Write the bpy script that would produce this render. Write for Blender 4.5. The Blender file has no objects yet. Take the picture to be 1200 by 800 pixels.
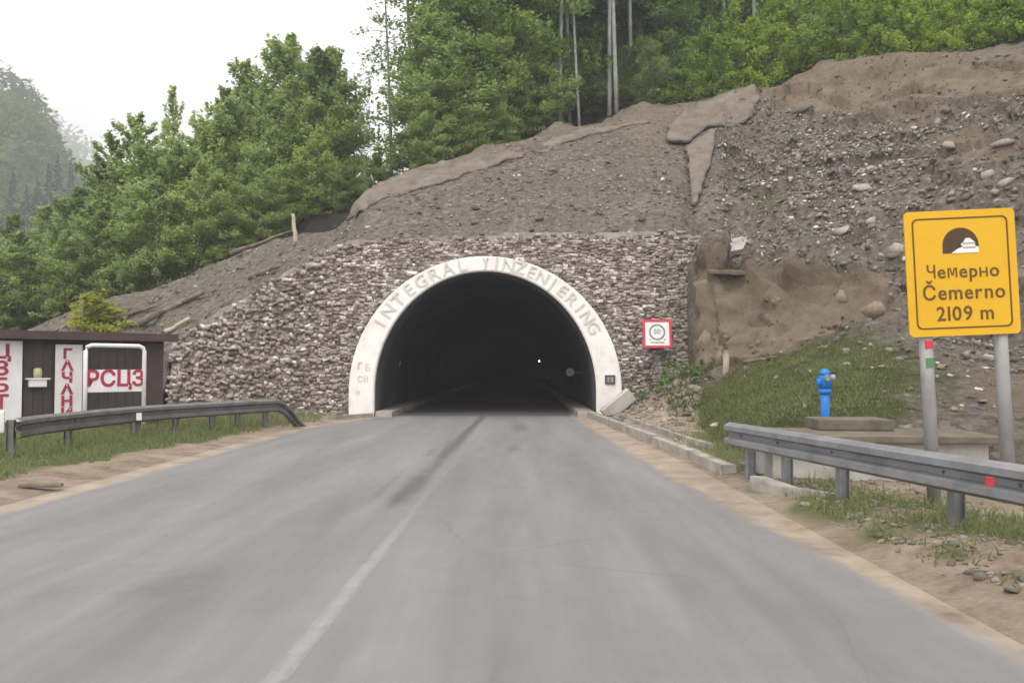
import bpy, bmesh, math, random
import numpy as np
from mathutils import Vector, Matrix, Euler, noise

random.seed(7); RNG = np.random.default_rng(7)
S = bpy.context.scene
C = S.collection
R = math.radians

# ------------------------------------------------------------------ camera
CAM = Vector((0, 0, 1.5))
EUL = Euler((R(90 + 1.776), 0, R(0.573)), 'XYZ')
ROT = EUL.to_matrix()
cd = bpy.data.cameras.new('camera'); cam = bpy.data.objects.new('camera', cd); C.objects.link(cam)
cam.location = CAM; cam.rotation_euler = EUL
cd.sensor_width = 36; cd.lens = 30; cd.clip_end = 5000; cd.clip_start = 0.05
S.camera = cam
INV = np.array(ROT.transposed())

def at(px, py, Z):
    d = ROT @ Vector(((px - 600) / 1000, (400 - py) / 1000, -1))
    return CAM + d * (Z / d.y)

def hgt(px, py, Z): return at(px, py, Z).z
def xof(px, Z): return at(px, 431, Z).x

def proj(P):
    q = (np.asarray(P) - np.array(CAM)) @ INV.T
    return 600 + 1000 * q[:, 0] / -q[:, 2], 400 - 1000 * q[:, 1] / -q[:, 2]

# ------------------------------------------------------------------ materials
def new_mat(name):
    m = bpy.data.materials.new(name); m.use_nodes = True
    nt = m.node_tree; b = nt.nodes['Principled BSDF']
    return m, nt, b

def N(nt, typ, **kw):
    n = nt.nodes.new(typ)
    for k, v in kw.items():
        if k in n.inputs: n.inputs[k].default_value = v
        else: setattr(n, k, v)
    return n

def L(nt, a, b): nt.links.new(a, b)

def ramp(nt, fac, stops):
    r = N(nt, 'ShaderNodeValToRGB'); cr = r.color_ramp
    while len(cr.elements) < len(stops): cr.elements.new(0.5)
    for e, (p, c) in zip(cr.elements, stops):
        e.position = p; e.color = (*c, 1) if len(c) == 3 else c
    L(nt, fac, r.inputs[0]); return r.outputs[0]

def noise_tex(nt, vec, scale, detail=5, rough=0.6):
    n = N(nt, 'ShaderNodeTexNoise'); n.inputs['Scale'].default_value = scale
    n.inputs['Detail'].default_value = detail; n.inputs['Roughness'].default_value = rough
    if vec is not None: L(nt, vec, n.inputs['Vector'])
    return n.outputs[0]

def mix(nt, fac, a, b, mode='MIX'):
    m = N(nt, 'ShaderNodeMix'); m.data_type = 'RGBA'; m.blend_type = mode
    for sock, v in ((m.inputs[0], fac), (m.inputs[6], a), (m.inputs[7], b)):
        if isinstance(v, (int, float)): sock.default_value = v
        elif isinstance(v, tuple): sock.default_value = (*v, 1) if len(v) == 3 else v
        else: L(nt, v, sock)
    return m.outputs[2]

def math_n(nt, op, a, b=None, clamp=False):
    m = N(nt, 'ShaderNodeMath'); m.operation = op; m.use_clamp = clamp
    for s, v in ((m.inputs[0], a), (m.inputs[1], b)):
        if v is None: continue
        if isinstance(v, (int, float)): s.default_value = v
        else: L(nt, v, s)
    return m.outputs[0]

def bump(nt, b, h, strength=0.4, dist=0.05):
    n = N(nt, 'ShaderNodeBump'); n.inputs['Strength'].default_value = strength
    n.inputs['Distance'].default_value = dist
    L(nt, h, n.inputs['Height']); L(nt, n.outputs[0], b.inputs['Normal'])

def simple(name, cols, scale=4, rough=0.7, metal=0.0, bstr=0.3, bdist=0.02, fine=None, spec=0.3):
    m, nt, b = new_mat(name)
    co = N(nt, 'ShaderNodeTexCoord').outputs['Object']
    n1 = noise_tex(nt, co, scale, 6, 0.65)
    k = len(cols)
    stops = [(0.3 + 0.4 * i / max(1, k - 1), c) for i, c in enumerate(cols)]
    col = ramp(nt, n1, stops) if k > 1 else None
    if col is None: b.inputs['Base Color'].default_value = (*cols[0], 1)
    else: L(nt, col, b.inputs['Base Color'])
    b.inputs['Roughness'].default_value = rough; b.inputs['Metallic'].default_value = metal
    b.inputs['Specular IOR Level'].default_value = spec
    if bstr: bump(nt, b, noise_tex(nt, co, fine or scale * 8, 6, 0.7), bstr, bdist)
    return m

def attr(nt, name):
    a = N(nt, 'ShaderNodeAttribute'); a.attribute_name = name; return a

def leaf_mat(name, dark, light, yellow):
    m, nt, b = new_mat(name)
    a = attr(nt, 'tint')
    oi = N(nt, 'ShaderNodeObjectInfo')
    c = mix(nt, a.outputs['Fac'], dark, light)
    f = math_n(nt, 'MULTIPLY', oi.outputs['Random'], 0.5)
    c = mix(nt, f, c, yellow)
    h2 = math_n(nt, 'FRACT', math_n(nt, 'MULTIPLY', oi.outputs['Random'], 7.31))
    c = mix(nt, 1.0, c, ramp(nt, h2, [(0.0, (0.68, 0.72, 0.66)), (0.5, (1, 1, 1)), (1.0, (1.12, 1.08, 0.95))]), 'MULTIPLY')
    L(nt, c, b.inputs['Base Color']); b.inputs['Roughness'].default_value = 0.55
    b.inputs['Specular IOR Level'].default_value = 0.25
    t = N(nt, 'ShaderNodeBsdfTranslucent'); L(nt, c, t.inputs[0])
    ms = N(nt, 'ShaderNodeMixShader'); ms.inputs[0].default_value = 0.55
    L(nt, b.outputs[0], ms.inputs[1]); L(nt, t.outputs[0], ms.inputs[2])
    L(nt, ms.outputs[0], nt.nodes['Material Output'].inputs[0])
    return m

def stone_mat(name, stops, rough=0.85, bs=0.5):
    m, nt, b = new_mat(name)
    a = attr(nt, 'tint')
    co = N(nt, 'ShaderNodeTexCoord').outputs['Object']
    c = ramp(nt, a.outputs['Fac'], stops)
    n1 = noise_tex(nt, co, 9, 5, 0.7)
    c = mix(nt, 0.75, c, ramp(nt, n1, [(0.25, (0.45, 0.43, 0.41)), (0.75, (1.3, 1.28, 1.25))]), 'MULTIPLY')
    L(nt, c, b.inputs['Base Color']); b.inputs['Roughness'].default_value = rough
    b.inputs['Specular IOR Level'].default_value = 0.2
    bump(nt, b, noise_tex(nt, co, 30, 6, 0.7), bs, 0.03)
    return m

M = {}
M['white_concrete'] = simple('white_painted_concrete', [(0.58, 0.54, 0.50), (0.73, 0.695, 0.66), (0.76, 0.73, 0.70)], 1.5, 0.75, bstr=0.15)
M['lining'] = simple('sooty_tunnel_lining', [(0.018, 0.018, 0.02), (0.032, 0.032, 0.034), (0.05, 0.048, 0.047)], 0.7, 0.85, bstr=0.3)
M['concrete'] = simple('weathered_concrete', [(0.17, 0.155, 0.13), (0.30, 0.275, 0.24), (0.38, 0.355, 0.31)], 2.2, 0.9, bstr=0.4)
M['brown_concrete'] = simple('brownish_mossy_concrete', [(0.08, 0.068, 0.05), (0.135, 0.116, 0.087), (0.19, 0.166, 0.128)], 2.5, 0.9, bstr=0.5)
M['pale_concrete'] = simple('pale_concrete', [(0.27, 0.25, 0.22), (0.42, 0.40, 0.37), (0.5, 0.48, 0.45)], 1.8, 0.9, bstr=0.3)
M['shotcrete'] = simple('dusty_shotcrete', [(0.13, 0.102, 0.08), (0.20, 0.165, 0.135), (0.25, 0.215, 0.18)], 1.3, 0.92, bstr=1.0, bdist=0.15, fine=5.0)
M['steel'] = simple('galvanised_steel', [(0.17, 0.172, 0.176), (0.24, 0.243, 0.25), (0.29, 0.293, 0.30)], 3.0, 0.5, 0.45, bstr=0.08)
M['dull_steel'] = simple('dull_dirty_steel', [(0.10, 0.095, 0.09), (0.16, 0.155, 0.155), (0.20, 0.195, 0.195)], 3.0, 0.6, 0.3, bstr=0.1)
M['post_steel'] = simple('pale_steel_tube', [(0.22, 0.215, 0.205), (0.30, 0.295, 0.29), (0.36, 0.355, 0.35)], 2.0, 0.5, 0.25, bstr=0.06)
M['yellow'] = simple('yellow_sign_sheet', [(0.56, 0.31, 0.008), (0.61, 0.345, 0.009), (0.63, 0.36, 0.012)], 1.2, 0.45, bstr=0.0)
M['sign_dark'] = simple('dark_sign_print', [(0.05, 0.028, 0.012), (0.075, 0.042, 0.015)], 6, 0.5, bstr=0.0)
M['sign_ink'] = simple('brownish_sign_ink', [(0.10, 0.05, 0.008), (0.14, 0.07, 0.010)], 6, 0.5, bstr=0.0)
M['white_paint'] = simple('white_paint', [(0.60, 0.57, 0.56), (0.76, 0.74, 0.74)], 2.0, 0.6, bstr=0.1)
M['red_paint'] = simple('red_paint', [(0.42, 0.03, 0.05), (0.55, 0.05, 0.07)], 5.0, 0.6, bstr=0.05)
M['dull_red'] = simple('faded_red_letter_paint', [(0.30, 0.025, 0.05), (0.40, 0.05, 0.085)], 7.0, 0.7, bstr=0.05)
M['hut_board'] = simple('dark_brown_boards', [(0.040, 0.031, 0.031), (0.06, 0.048, 0.048), (0.072, 0.058, 0.058)], 3.0, 0.7, bstr=0.3)
M['hut_trim'] = simple('maroon_board', [(0.055, 0.034, 0.034), (0.08, 0.05, 0.049)], 3.0, 0.7, bstr=0.2)
M['roof'] = simple('dark_roof_sheet', [(0.035, 0.028, 0.028), (0.06, 0.048, 0.048)], 3.0, 0.6, bstr=0.2)
M['blue'] = simple('blue_enamel', [(0.01, 0.13, 0.42), (0.02, 0.19, 0.55)], 5.0, 0.4, bstr=0.05)
M['wood'] = simple('grey_weathered_log', [(0.08, 0.06, 0.045), (0.15, 0.12, 0.095), (0.22, 0.19, 0.155)], 3.0, 0.9, bstr=0.6)
M['pale_wood'] = simple('bare_pale_wood', [(0.33, 0.26, 0.2), (0.48, 0.41, 0.33)], 4.0, 0.9, bstr=0.4)
M['bark'] = simple('grey_beech_bark', [(0.085, 0.085, 0.075), (0.16, 0.16, 0.145), (0.25, 0.25, 0.235)], 2.0, 0.9, bstr=0.4)
M['dark_rubble'] = simple('soil', [(0.06, 0.05, 0.04), (0.10, 0.085, 0.07)], 2.0, 0.95, bstr=0.6)
M['backing'] = simple('gritty_mortar', [(0.15, 0.125, 0.107), (0.23, 0.198, 0.172), (0.30, 0.265, 0.235)], 5.0, 0.95, bstr=0.7)
M['ring_letters'] = simple('faded_grey_lettering', [(0.48, 0.455, 0.41), (0.60, 0.57, 0.52)], 8.0, 0.8, bstr=0.0)
M['plaque'] = simple('dark_plaque', [(0.05, 0.05, 0.05), (0.09, 0.09, 0.088)], 6.0, 0.5, bstr=0.0)
M['sign_grey'] = simple('grey_green_print', [(0.17, 0.19, 0.15), (0.28, 0.29, 0.25)], 9.0, 0.6, bstr=0.0)
M['beige'] = simple('beige_plastic', [(0.42, 0.38, 0.22), (0.5, 0.45, 0.28)], 6.0, 0.5, bstr=0.0)
M['grey_plate'] = simple('grey_reflector_plate', [(0.16, 0.16, 0.16), (0.22, 0.22, 0.22)], 6.0, 0.4, bstr=0.0)
M['green_sticker'] = simple('green_sticker', [(0.06, 0.17, 0.07), (0.09, 0.22, 0.09)], 6.0, 0.5, bstr=0.0)

M['pale_bark'] = simple('pale_grey_bark', [(0.15, 0.155, 0.145), (0.24, 0.245, 0.235), (0.33, 0.335, 0.325)], 2.0, 0.9, bstr=0.3)
M['leaf_beech'] = leaf_mat('beech_leaves', (0.065, 0.128, 0.036), (0.26, 0.395, 0.12), (0.255, 0.365, 0.09))
M['leaf_left'] = leaf_mat('young_leaves', (0.15, 0.225, 0.07), (0.415, 0.53, 0.205), (0.45, 0.53, 0.165))
M['leaf_bright'] = leaf_mat('bright_shrub_leaves', (0.12, 0.20, 0.03), (0.41, 0.56, 0.10), (0.42, 0.53, 0.10))
M['leaf_far'] = leaf_mat('far_leaves', (0.04, 0.08, 0.022), (0.155, 0.24, 0.07), (0.14, 0.21, 0.06))
M['leaf_dark'] = leaf_mat('dark_needles', (0.010, 0.024, 0.012), (0.035, 0.065, 0.03), (0.05, 0.08, 0.03))
M['leaf_yellow'] = leaf_mat('yellow_green_leaves', (0.22, 0.26, 0.03), (0.50, 0.52, 0.09), (0.5, 0.5, 0.1))
M['grass'] = leaf_mat('verge_grass', (0.085, 0.115, 0.042), (0.215, 0.27, 0.11), (0.25, 0.265, 0.125))

M['wall_stone'] = stone_mat('wall_stone', [(0.0, (0.15, 0.125, 0.108)), (0.35, (0.27, 0.23, 0.202)), (0.7, (0.37, 0.325, 0.29)), (0.86, (0.44, 0.40, 0.365)), (1.0, (0.72, 0.68, 0.63))])
M['brown_rock'] = stone_mat('brown_rock', [(0.0, (0.12, 0.092, 0.066)), (0.5, (0.25, 0.20, 0.152)), (1.0, (0.40, 0.34, 0.27))], bs=0.9)
M['rubble_stone'] = stone_mat('rubble_stone', [(0.0, (0.075, 0.065, 0.052)), (0.45, (0.185, 0.166, 0.138)), (0.78, (0.275, 0.24, 0.20)), (0.9, (0.38, 0.345, 0.30)), (1.0, (0.60, 0.56, 0.50))])

def terrain_mat():
    m, nt, b = new_mat('hillside_ground')
    co = N(nt, 'ShaderNodeTexCoord').outputs['Object']
    z = attr(nt, 'zone'); sep = N(nt, 'ShaderNodeSeparateColor'); L(nt, z.outputs['Color'], sep.inputs[0])
    n1 = noise_tex(nt, co, 0.5, 8, 0.7); n2 = noise_tex(nt, co, 5, 8, 0.75)
    grav = ramp(nt, n2, [(0.28, (0.06, 0.052, 0.042)), (0.5, (0.182, 0.161, 0.132)), (0.72, (0.30, 0.272, 0.23))])
    grav = mix(nt, 0.6, grav, ramp(nt, n1, [(0.3, (0.62, 0.56, 0.5)), (0.7, (1.25, 1.22, 1.2))]), 'MULTIPLY')
    vo = N(nt, 'ShaderNodeTexVoronoi'); vo.inputs['Scale'].default_value = 7; L(nt, co, vo.inputs['Vector'])
    fleck = ramp(nt, vo.outputs['Color'], [(0.78, (0, 0, 0)), (0.82, (1, 1, 1))])
    grav = mix(nt, math_n(nt, 'MULTIPLY', fleck, 0.6), grav, (0.30, 0.27, 0.24))
    soil = ramp(nt, noise_tex(nt, co, 1.3, 10, 0.75), [(0.26, (0.11, 0.082, 0.058)), (0.4, (0.205, 0.157, 0.113)), (0.58, (0.265, 0.208, 0.154)), (0.75, (0.33, 0.272, 0.212))])
    gr = ramp(nt, n2, [(0.3, (0.045, 0.05, 0.02)), (0.55, (0.09, 0.10, 0.038)), (0.75, (0.14, 0.13, 0.06))])
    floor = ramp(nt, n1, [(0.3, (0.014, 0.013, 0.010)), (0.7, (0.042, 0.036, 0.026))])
    br = noise_tex(nt, co, 1.6, 6, 0.7)
    def edge(ch):
        s = math_n(nt, 'ADD', ch, math_n(nt, 'MULTIPLY', math_n(nt, 'SUBTRACT', br, 0.5), 0.9))
        return ramp(nt, s, [(0.38, (0, 0, 0)), (0.6, (1, 1, 1))])
    sf = math_n(nt, 'ADD', sep.outputs[1], math_n(nt, 'MULTIPLY', math_n(nt, 'SUBTRACT', n2, 0.5), 1.3))
    c = mix(nt, ramp(nt, sf, [(0.22, (0, 0, 0)), (0.85, (0.95, 0.95, 0.95))]), grav, soil)
    c = mix(nt, edge(sep.outputs[0]), c, gr)
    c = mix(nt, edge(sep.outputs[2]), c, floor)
    L(nt, c, b.inputs['Base Color']); b.inputs['Roughness'].default_value = 0.95
    b.inputs['Specular IOR Level'].default_value = 0.15
    bump(nt, b, noise_tex(nt, co, 3.0, 12, 0.8), 1.0, 0.22)
    return m
M['terrain'] = terrain_mat()

def verge_mat():
    m, nt, b = new_mat('sandy_verge')
    co = N(nt, 'ShaderNodeTexCoord').outputs['Object']
    z = attr(nt, 'zone'); sep = N(nt, 'ShaderNodeSeparateColor'); L(nt, z.outputs['Color'], sep.inputs[0])
    n1 = noise_tex(nt, co, 1.6, 8, 0.7); n2 = noise_tex(nt, co, 14, 8, 0.75)
    sand = ramp(nt, n1, [(0.3, (0.13, 0.098, 0.07)), (0.47, (0.25, 0.198, 0.15)), (0.7, (0.36, 0.30, 0.238))])
    sand = mix(nt, 0.6, sand, ramp(nt, n2, [(0.3, (0.6, 0.57, 0.52)), (0.7, (1.2, 1.2, 1.2))]), 'MULTIPLY')
    gr = ramp(nt, n2, [(0.3, (0.045, 0.05, 0.02)), (0.5, (0.085, 0.10, 0.035)), (0.7, (0.14, 0.145, 0.06))])
    s = math_n(nt, 'ADD', sep.outputs[0], math_n(nt, 'MULTIPLY', math_n(nt, 'SUBTRACT', n1, 0.5), 1.0))
    s = math_n(nt, 'ADD', s, math_n(nt, 'MULTIPLY', math_n(nt, 'SUBTRACT', n2, 0.5), 0.9))
    c = mix(nt, ramp(nt, s, [(0.4, (0, 0, 0)), (0.95, (0.9, 0.9, 0.9))]), sand, gr)
    L(nt, c, b.inputs['Base Color']); b.inputs['Roughness'].default_value = 0.95
    b.inputs['Specular IOR Level'].default_value = 0.15
    bump(nt, b, n2, 0.8, 0.05)
    return m
M['verge'] = verge_mat()

def road_mat():
    m, nt, b = new_mat('worn_asphalt')
    co = N(nt, 'ShaderNodeTexCoord').outputs['Object']
    mp = N(nt, 'ShaderNodeMapping'); mp.inputs['Scale'].default_value = (1.15, 0.11, 1); L(nt, co, mp.inputs[0])
    z = attr(nt, 'zone'); sep = N(nt, 'ShaderNodeSeparateColor'); L(nt, z.outputs['Color'], sep.inputs[0])
    n1 = noise_tex(nt, mp.outputs[0], 1.1, 7, 0.65)
    n2 = noise_tex(nt, co, 110, 8, 0.9); n3 = noise_tex(nt, co, 2.2, 8, 0.7)
    asp = ramp(nt, n1, [(0.3, (0.136, 0.131, 0.132)), (0.5, (0.176, 0.170, 0.171)), (0.7, (0.222, 0.214, 0.214))])
    asp = mix(nt, 0.8, asp, ramp(nt, n2, [(0.3, (0.55, 0.55, 0.55)), (0.7, (1.42, 1.41, 1.40))]), 'MULTIPLY')
    asp = mix(nt, 0.45, asp, ramp(nt, n3, [(0.35, (0.87, 0.87, 0.87)), (0.65, (1.05, 1.05, 1.05))]), 'MULTIPLY')
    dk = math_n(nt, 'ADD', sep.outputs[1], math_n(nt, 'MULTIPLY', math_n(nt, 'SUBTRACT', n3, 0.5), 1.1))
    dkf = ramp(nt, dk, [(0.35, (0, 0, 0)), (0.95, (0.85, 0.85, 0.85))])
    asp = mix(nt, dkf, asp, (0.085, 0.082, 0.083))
    # hairline cracks
    vo = N(nt, 'ShaderNodeTexVoronoi'); vo.feature = 'DISTANCE_TO_EDGE'; vo.inputs['Scale'].default_value = 0.5
    wob = N(nt, 'ShaderNodeMix'); wob.data_type = 'VECTOR'; wob.inputs[0].default_value = 0.12
    L(nt, co, wob.inputs[4])
    nn = N(nt, 'ShaderNodeTexNoise'); nn.inputs['Scale'].default_value = 2.0; nn.inputs['Detail'].default_value = 6
    L(nt, co, nn.inputs['Vector']); L(nt, nn.outputs['Color'], wob.inputs[5]); L(nt, wob.outputs[1], vo.inputs['Vector'])
    crk = ramp(nt, vo.outputs['Distance'], [(0.0, (1, 1, 1)), (0.006, (0, 0, 0))])
    cm = math_n(nt, 'MULTIPLY', crk, ramp(nt, noise_tex(nt, co, 0.22, 3), [(0.5, (0, 0, 0)), (0.62, (0.5, 0.5, 0.5))]))
    asp = mix(nt, cm, asp, (0.09, 0.085, 0.08))
    sand = ramp(nt, noise_tex(nt, co, 1.6, 8, 0.7), [(0.3, (0.13, 0.098, 0.07)), (0.47, (0.25, 0.198, 0.15)), (0.7, (0.36, 0.30, 0.238))])
    s = math_n(nt, 'ADD', sep.outputs[0], math_n(nt, 'MULTIPLY', math_n(nt, 'SUBTRACT', noise_tex(nt, mp.outputs[0], 5, 7, 0.7), 0.5), 0.8))
    c = mix(nt, ramp(nt, s, [(0.3, (0, 0, 0)), (0.7, (1, 1, 1))]), asp, sand)
    L(nt, c, b.inputs['Base Color']); b.inputs['Roughness'].default_value = 0.72
    b.inputs['Specular IOR Level'].default_value = 0.3
    bump(nt, b, n2, 0.25, 0.01)
    return m
M['road'] = road_mat()

def line_mat():
    m, nt, b = new_mat('worn_white_line')
    co = N(nt, 'ShaderNodeTexCoord').outputs['Object']
    n1 = noise_tex(nt, co, 7, 8, 0.75); z = attr(nt, 'wear')
    b.inputs['Base Color'].default_value = (0.52, 0.51, 0.50, 1); b.inputs['Roughness'].default_value = 0.75
    t = N(nt, 'ShaderNodeBsdfTransparent'); ms = N(nt, 'ShaderNodeMixShader')
    f = math_n(nt, 'ADD', z.outputs['Fac'], math_n(nt, 'MULTIPLY', math_n(nt, 'SUBTRACT', n1, 0.5), 0.9))
    f = ramp(nt, f, [(0.15, (0, 0, 0)), (0.85, (0.62, 0.62, 0.62))])
    L(nt, f, ms.inputs[0]); L(nt, t.outputs[0], ms.inputs[1]); L(nt, b.outputs[0], ms.inputs[2])
    L(nt, ms.outputs[0], nt.nodes['Material Output'].inputs[0]); return m
M['line'] = line_mat()

m, nt, b = new_mat('lit_lamp'); b.inputs['Base Color'].default_value = (0.9, 0.9, 0.9, 1)
b.inputs['Emission Color'].default_value = (1, 0.95, 0.9, 1); b.inputs['Emission Strength'].default_value = 6
M['lamp'] = m

# ------------------------------------------------------------------ object helpers
def tag(o, label=None, cat=None, group=None, kind=None):
    if label: o['label'] = label
    if cat: o['category'] = cat
    if group: o['group'] = group
    if kind: o['kind'] = kind
    return o

def link(name, me, mat=None, parent=None, smooth=False):
    o = bpy.data.objects.new(name, me); C.objects.link(o)
    if mat: me.materials.append(M[mat] if isinstance(mat, str) else mat)
    if parent: o.parent = parent
    if smooth: me.shade_smooth()
    return o

def pyd(name, V, F, mat=None, parent=None, smooth=False):
    me = bpy.data.meshes.new(name); me.from_pydata([tuple(v) for v in V], [], F); me.update()
    return link(name, me, mat, parent, smooth)

def npmesh(name, V, F, mat=None, parent=None, smooth=False, tint=None, col=None):
    V = np.asarray(V, np.float32); F = np.asarray(F, np.int32); k = F.shape[1]
    me = bpy.data.meshes.new(name)
    me.vertices.add(len(V)); me.vertices.foreach_set('co', V.ravel())
    me.loops.add(F.size); me.loops.foreach_set('vertex_index', F.ravel())
    me.polygons.add(len(F)); me.polygons.foreach_set('loop_start', np.arange(0, F.size, k, dtype=np.int32))
    me.update(calc_edges=True); me.validate()
    if tint is not None:
        a = me.attributes.new('tint', 'FLOAT', 'POINT'); a.data.foreach_set('value', np.asarray(tint, np.float32))
    if col is not None:
        a = me.attributes.new('zone', 'FLOAT_COLOR', 'POINT'); a.data.foreach_set('color', np.asarray(col, np.float32).ravel())
    return link(name, me, mat, parent, smooth)

def empty(name, loc, rot=(0, 0, 0), label=None, cat=None, group=None):
    o = bpy.data.objects.new(name, None); C.objects.link(o); o.location = loc; o.rotation_euler = rot
    o.empty_display_size = 0.2
    return tag(o, label, cat, group)

class MB:
    def __init__(s): s.bm = bmesh.new()
    def box(s, x0, x1, y0, y1, z0, z1, bev=0.0, mtx=None):
        r = bmesh.ops.create_cube(s.bm, size=1)
        vs = r['verts']
        for v in vs:
            v.co = Vector(((x0 + x1) / 2 + v.co.x * (x1 - x0), (y0 + y1) / 2 + v.co.y * (y1 - y0), (z0 + z1) / 2 + v.co.z * (z1 - z0)))
            if mtx: v.co = mtx @ v.co
        if bev:
            es = list({e for v in vs for e in v.link_edges})
            bmesh.ops.bevel(s.bm, geom=es, offset=bev, segments=2, affect='EDGES', profile=0.7)
        return s
    def tube(s, pts, rad, n=10, caps=True):
        pts = [Vector(p) for p in pts]; rs = rad if isinstance(rad, (list, tuple)) else [rad] * len(pts)
        rings = []
        for i, p in enumerate(pts):
            d = (pts[min(i + 1, len(pts) - 1)] - pts[max(i - 1, 0)]).normalized()
            u = d.orthogonal().normalized() if abs(d.z) > 0.98 else d.cross(Vector((0, 0, 1))).normalized()
            w = d.cross(u)
            rings.append([s.bm.verts.new(p + (u * math.cos(2 * math.pi * k / n) + w * math.sin(2 * math.pi * k / n)) * rs[i]) for k in range(n)])
        for a, b_ in zip(rings, rings[1:]):
            for k in range(n): s.bm.faces.new((a[k], a[(k + 1) % n], b_[(k + 1) % n], b_[k]))
        if caps: s.bm.faces.new(rings[0][::-1]); s.bm.faces.new(rings[-1])
        return s
    def prism(s, poly, d0, d1, f):
        a = [s.bm.verts.new(f(x, y, d0)) for x, y in poly]; b_ = [s.bm.verts.new(f(x, y, d1)) for x, y in poly]
        n = len(poly)
        s.bm.faces.new(a); s.bm.faces.new(b_[::-1])
        for k in range(n): s.bm.faces.new((a[k], b_[k], b_[(k + 1) % n], a[(k + 1) % n]))
        return s
    def build(s, name, mat, parent=None, smooth=False):
        bmesh.ops.recalc_face_normals(s.bm, faces=s.bm.faces[:])
        me = bpy.data.meshes.new(name); s.bm.to_mesh(me); s.bm.free()
        return link(name, me, mat, parent, smooth)

def text_mesh(txt, size, extrude, bold=0.0, align='CENTER', base='CENTER'):
    cu = bpy.data.curves.new('t', 'FONT'); cu.body = txt; cu.size = size; cu.extrude = extrude
    cu.align_x = align; cu.align_y = base; cu.resolution_u = 3; cu.offset = bold
    o = bpy.data.objects.new('t', cu); C.objects.link(o)
    bpy.context.view_layer.update()
    me = bpy.data.meshes.new_from_object(o.evaluated_get(bpy.context.evaluated_depsgraph_get()))
    bpy.data.objects.remove(o); bpy.data.curves.remove(cu); me.materials.clear()
    return me

def merge_mesh(name, items, mat, parent=None):
    """items: list of (mesh, matrix) joined as one lettering mesh"""
    bm = bmesh.new()
    for me, mx in items:
        n0 = len(bm.verts); bm.from_mesh(me); bm.verts.ensure_lookup_table()
        for v in bm.verts[n0:]: v.co = mx @ v.co
        bpy.data.meshes.remove(me)
    me = bpy.data.meshes.new(name); bm.to_mesh(me); bm.free()
    return link(name, me, mat, parent)

UP = Matrix.Rotation(R(90), 4, 'X')   # text in XY -> stands in XZ facing -Y

def sstep(a, b, x):
    t = np.clip((np.asarray(x, float) - a) / (b - a), 0, 1); return t * t * (3 - 2 * t)

def fbm(p, sc, oct=4):
    return noise.fractal(Vector(p) * sc, 1.0, 2.0, oct)

# ------------------------------------------------------------------ world, sun
W = bpy.data.worlds.new('World'); S.world = W; W.use_nodes = True
nt = W.node_tree; bg = nt.nodes['Background']
sky = N(nt, 'ShaderNodeTexSky'); sky.sky_type = 'NISHITA'; sky.sun_disc = False
SUN_EL, SUN_AZ = 58, 200
sky.sun_elevation = R(SUN_EL); sky.sun_rotation = R(SUN_AZ); sky.air_density = 1.0; sky.dust_density = 6.0; sky.ozone_density = 1.0
over = mix(nt, 0.88, sky.outputs[0], (14.5, 14.4, 14.4))     # closed cloud cover over the clear sky
L(nt, over, bg.inputs[0]); bg.inputs[1].default_value = 0.09
ld = bpy.data.lights.new('sun', 'SUN'); ld.energy = 1.1; ld.angle = R(25); ld.color = (1, 0.96, 0.9)
sun = bpy.data.objects.new('sun', ld); C.objects.link(sun)
sun.rotation_euler = (R(90 - SUN_EL), 0, R(180 - SUN_AZ))
S.view_settings.view_transform = 'Standard'; S.view_settings.look = 'None'
S.view_settings.exposure = 0.78; S.view_settings.gamma = 1; S.view_settings.use_curve_mapping = False
S.cycles.max_bounces = 12; S.cycles.diffuse_bounces = 8; S.cycles.transmission_bounces = 8; S.cycles.volume_bounces = 0; S.cycles.transparent_max_bounces = 12
S.cycles.use_denoising = True

# ------------------------------------------------------------------ ground, road
pyd('ground', [(-1500, -300, -0.12), (1500, -300, -0.12), (1500, 1500, -0.12), (-1500, 1500, -0.12)], [(0, 1, 2, 3)], 'dark_rubble')['kind'] = 'structure'

def grid(name, xs, ys, hf, mat, colf, xf=None, smooth=True):
    V = []; Cc = []
    for y in ys:
        for x in xs:
            X = xf(x, y) if xf else x
            V.append((X, y, hf(X, y))); Cc.append(colf(X, y))
    n = len(xs)
    F = [(j * n + i, j * n + i + 1, (j + 1) * n + i + 1, (j + 1) * n + i) for j in range(len(ys) - 1) for i in range(n - 1)]
    return npmesh(name, V, F, mat, None, smooth, col=np.array([(*c, 1) for c in Cc]))

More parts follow.
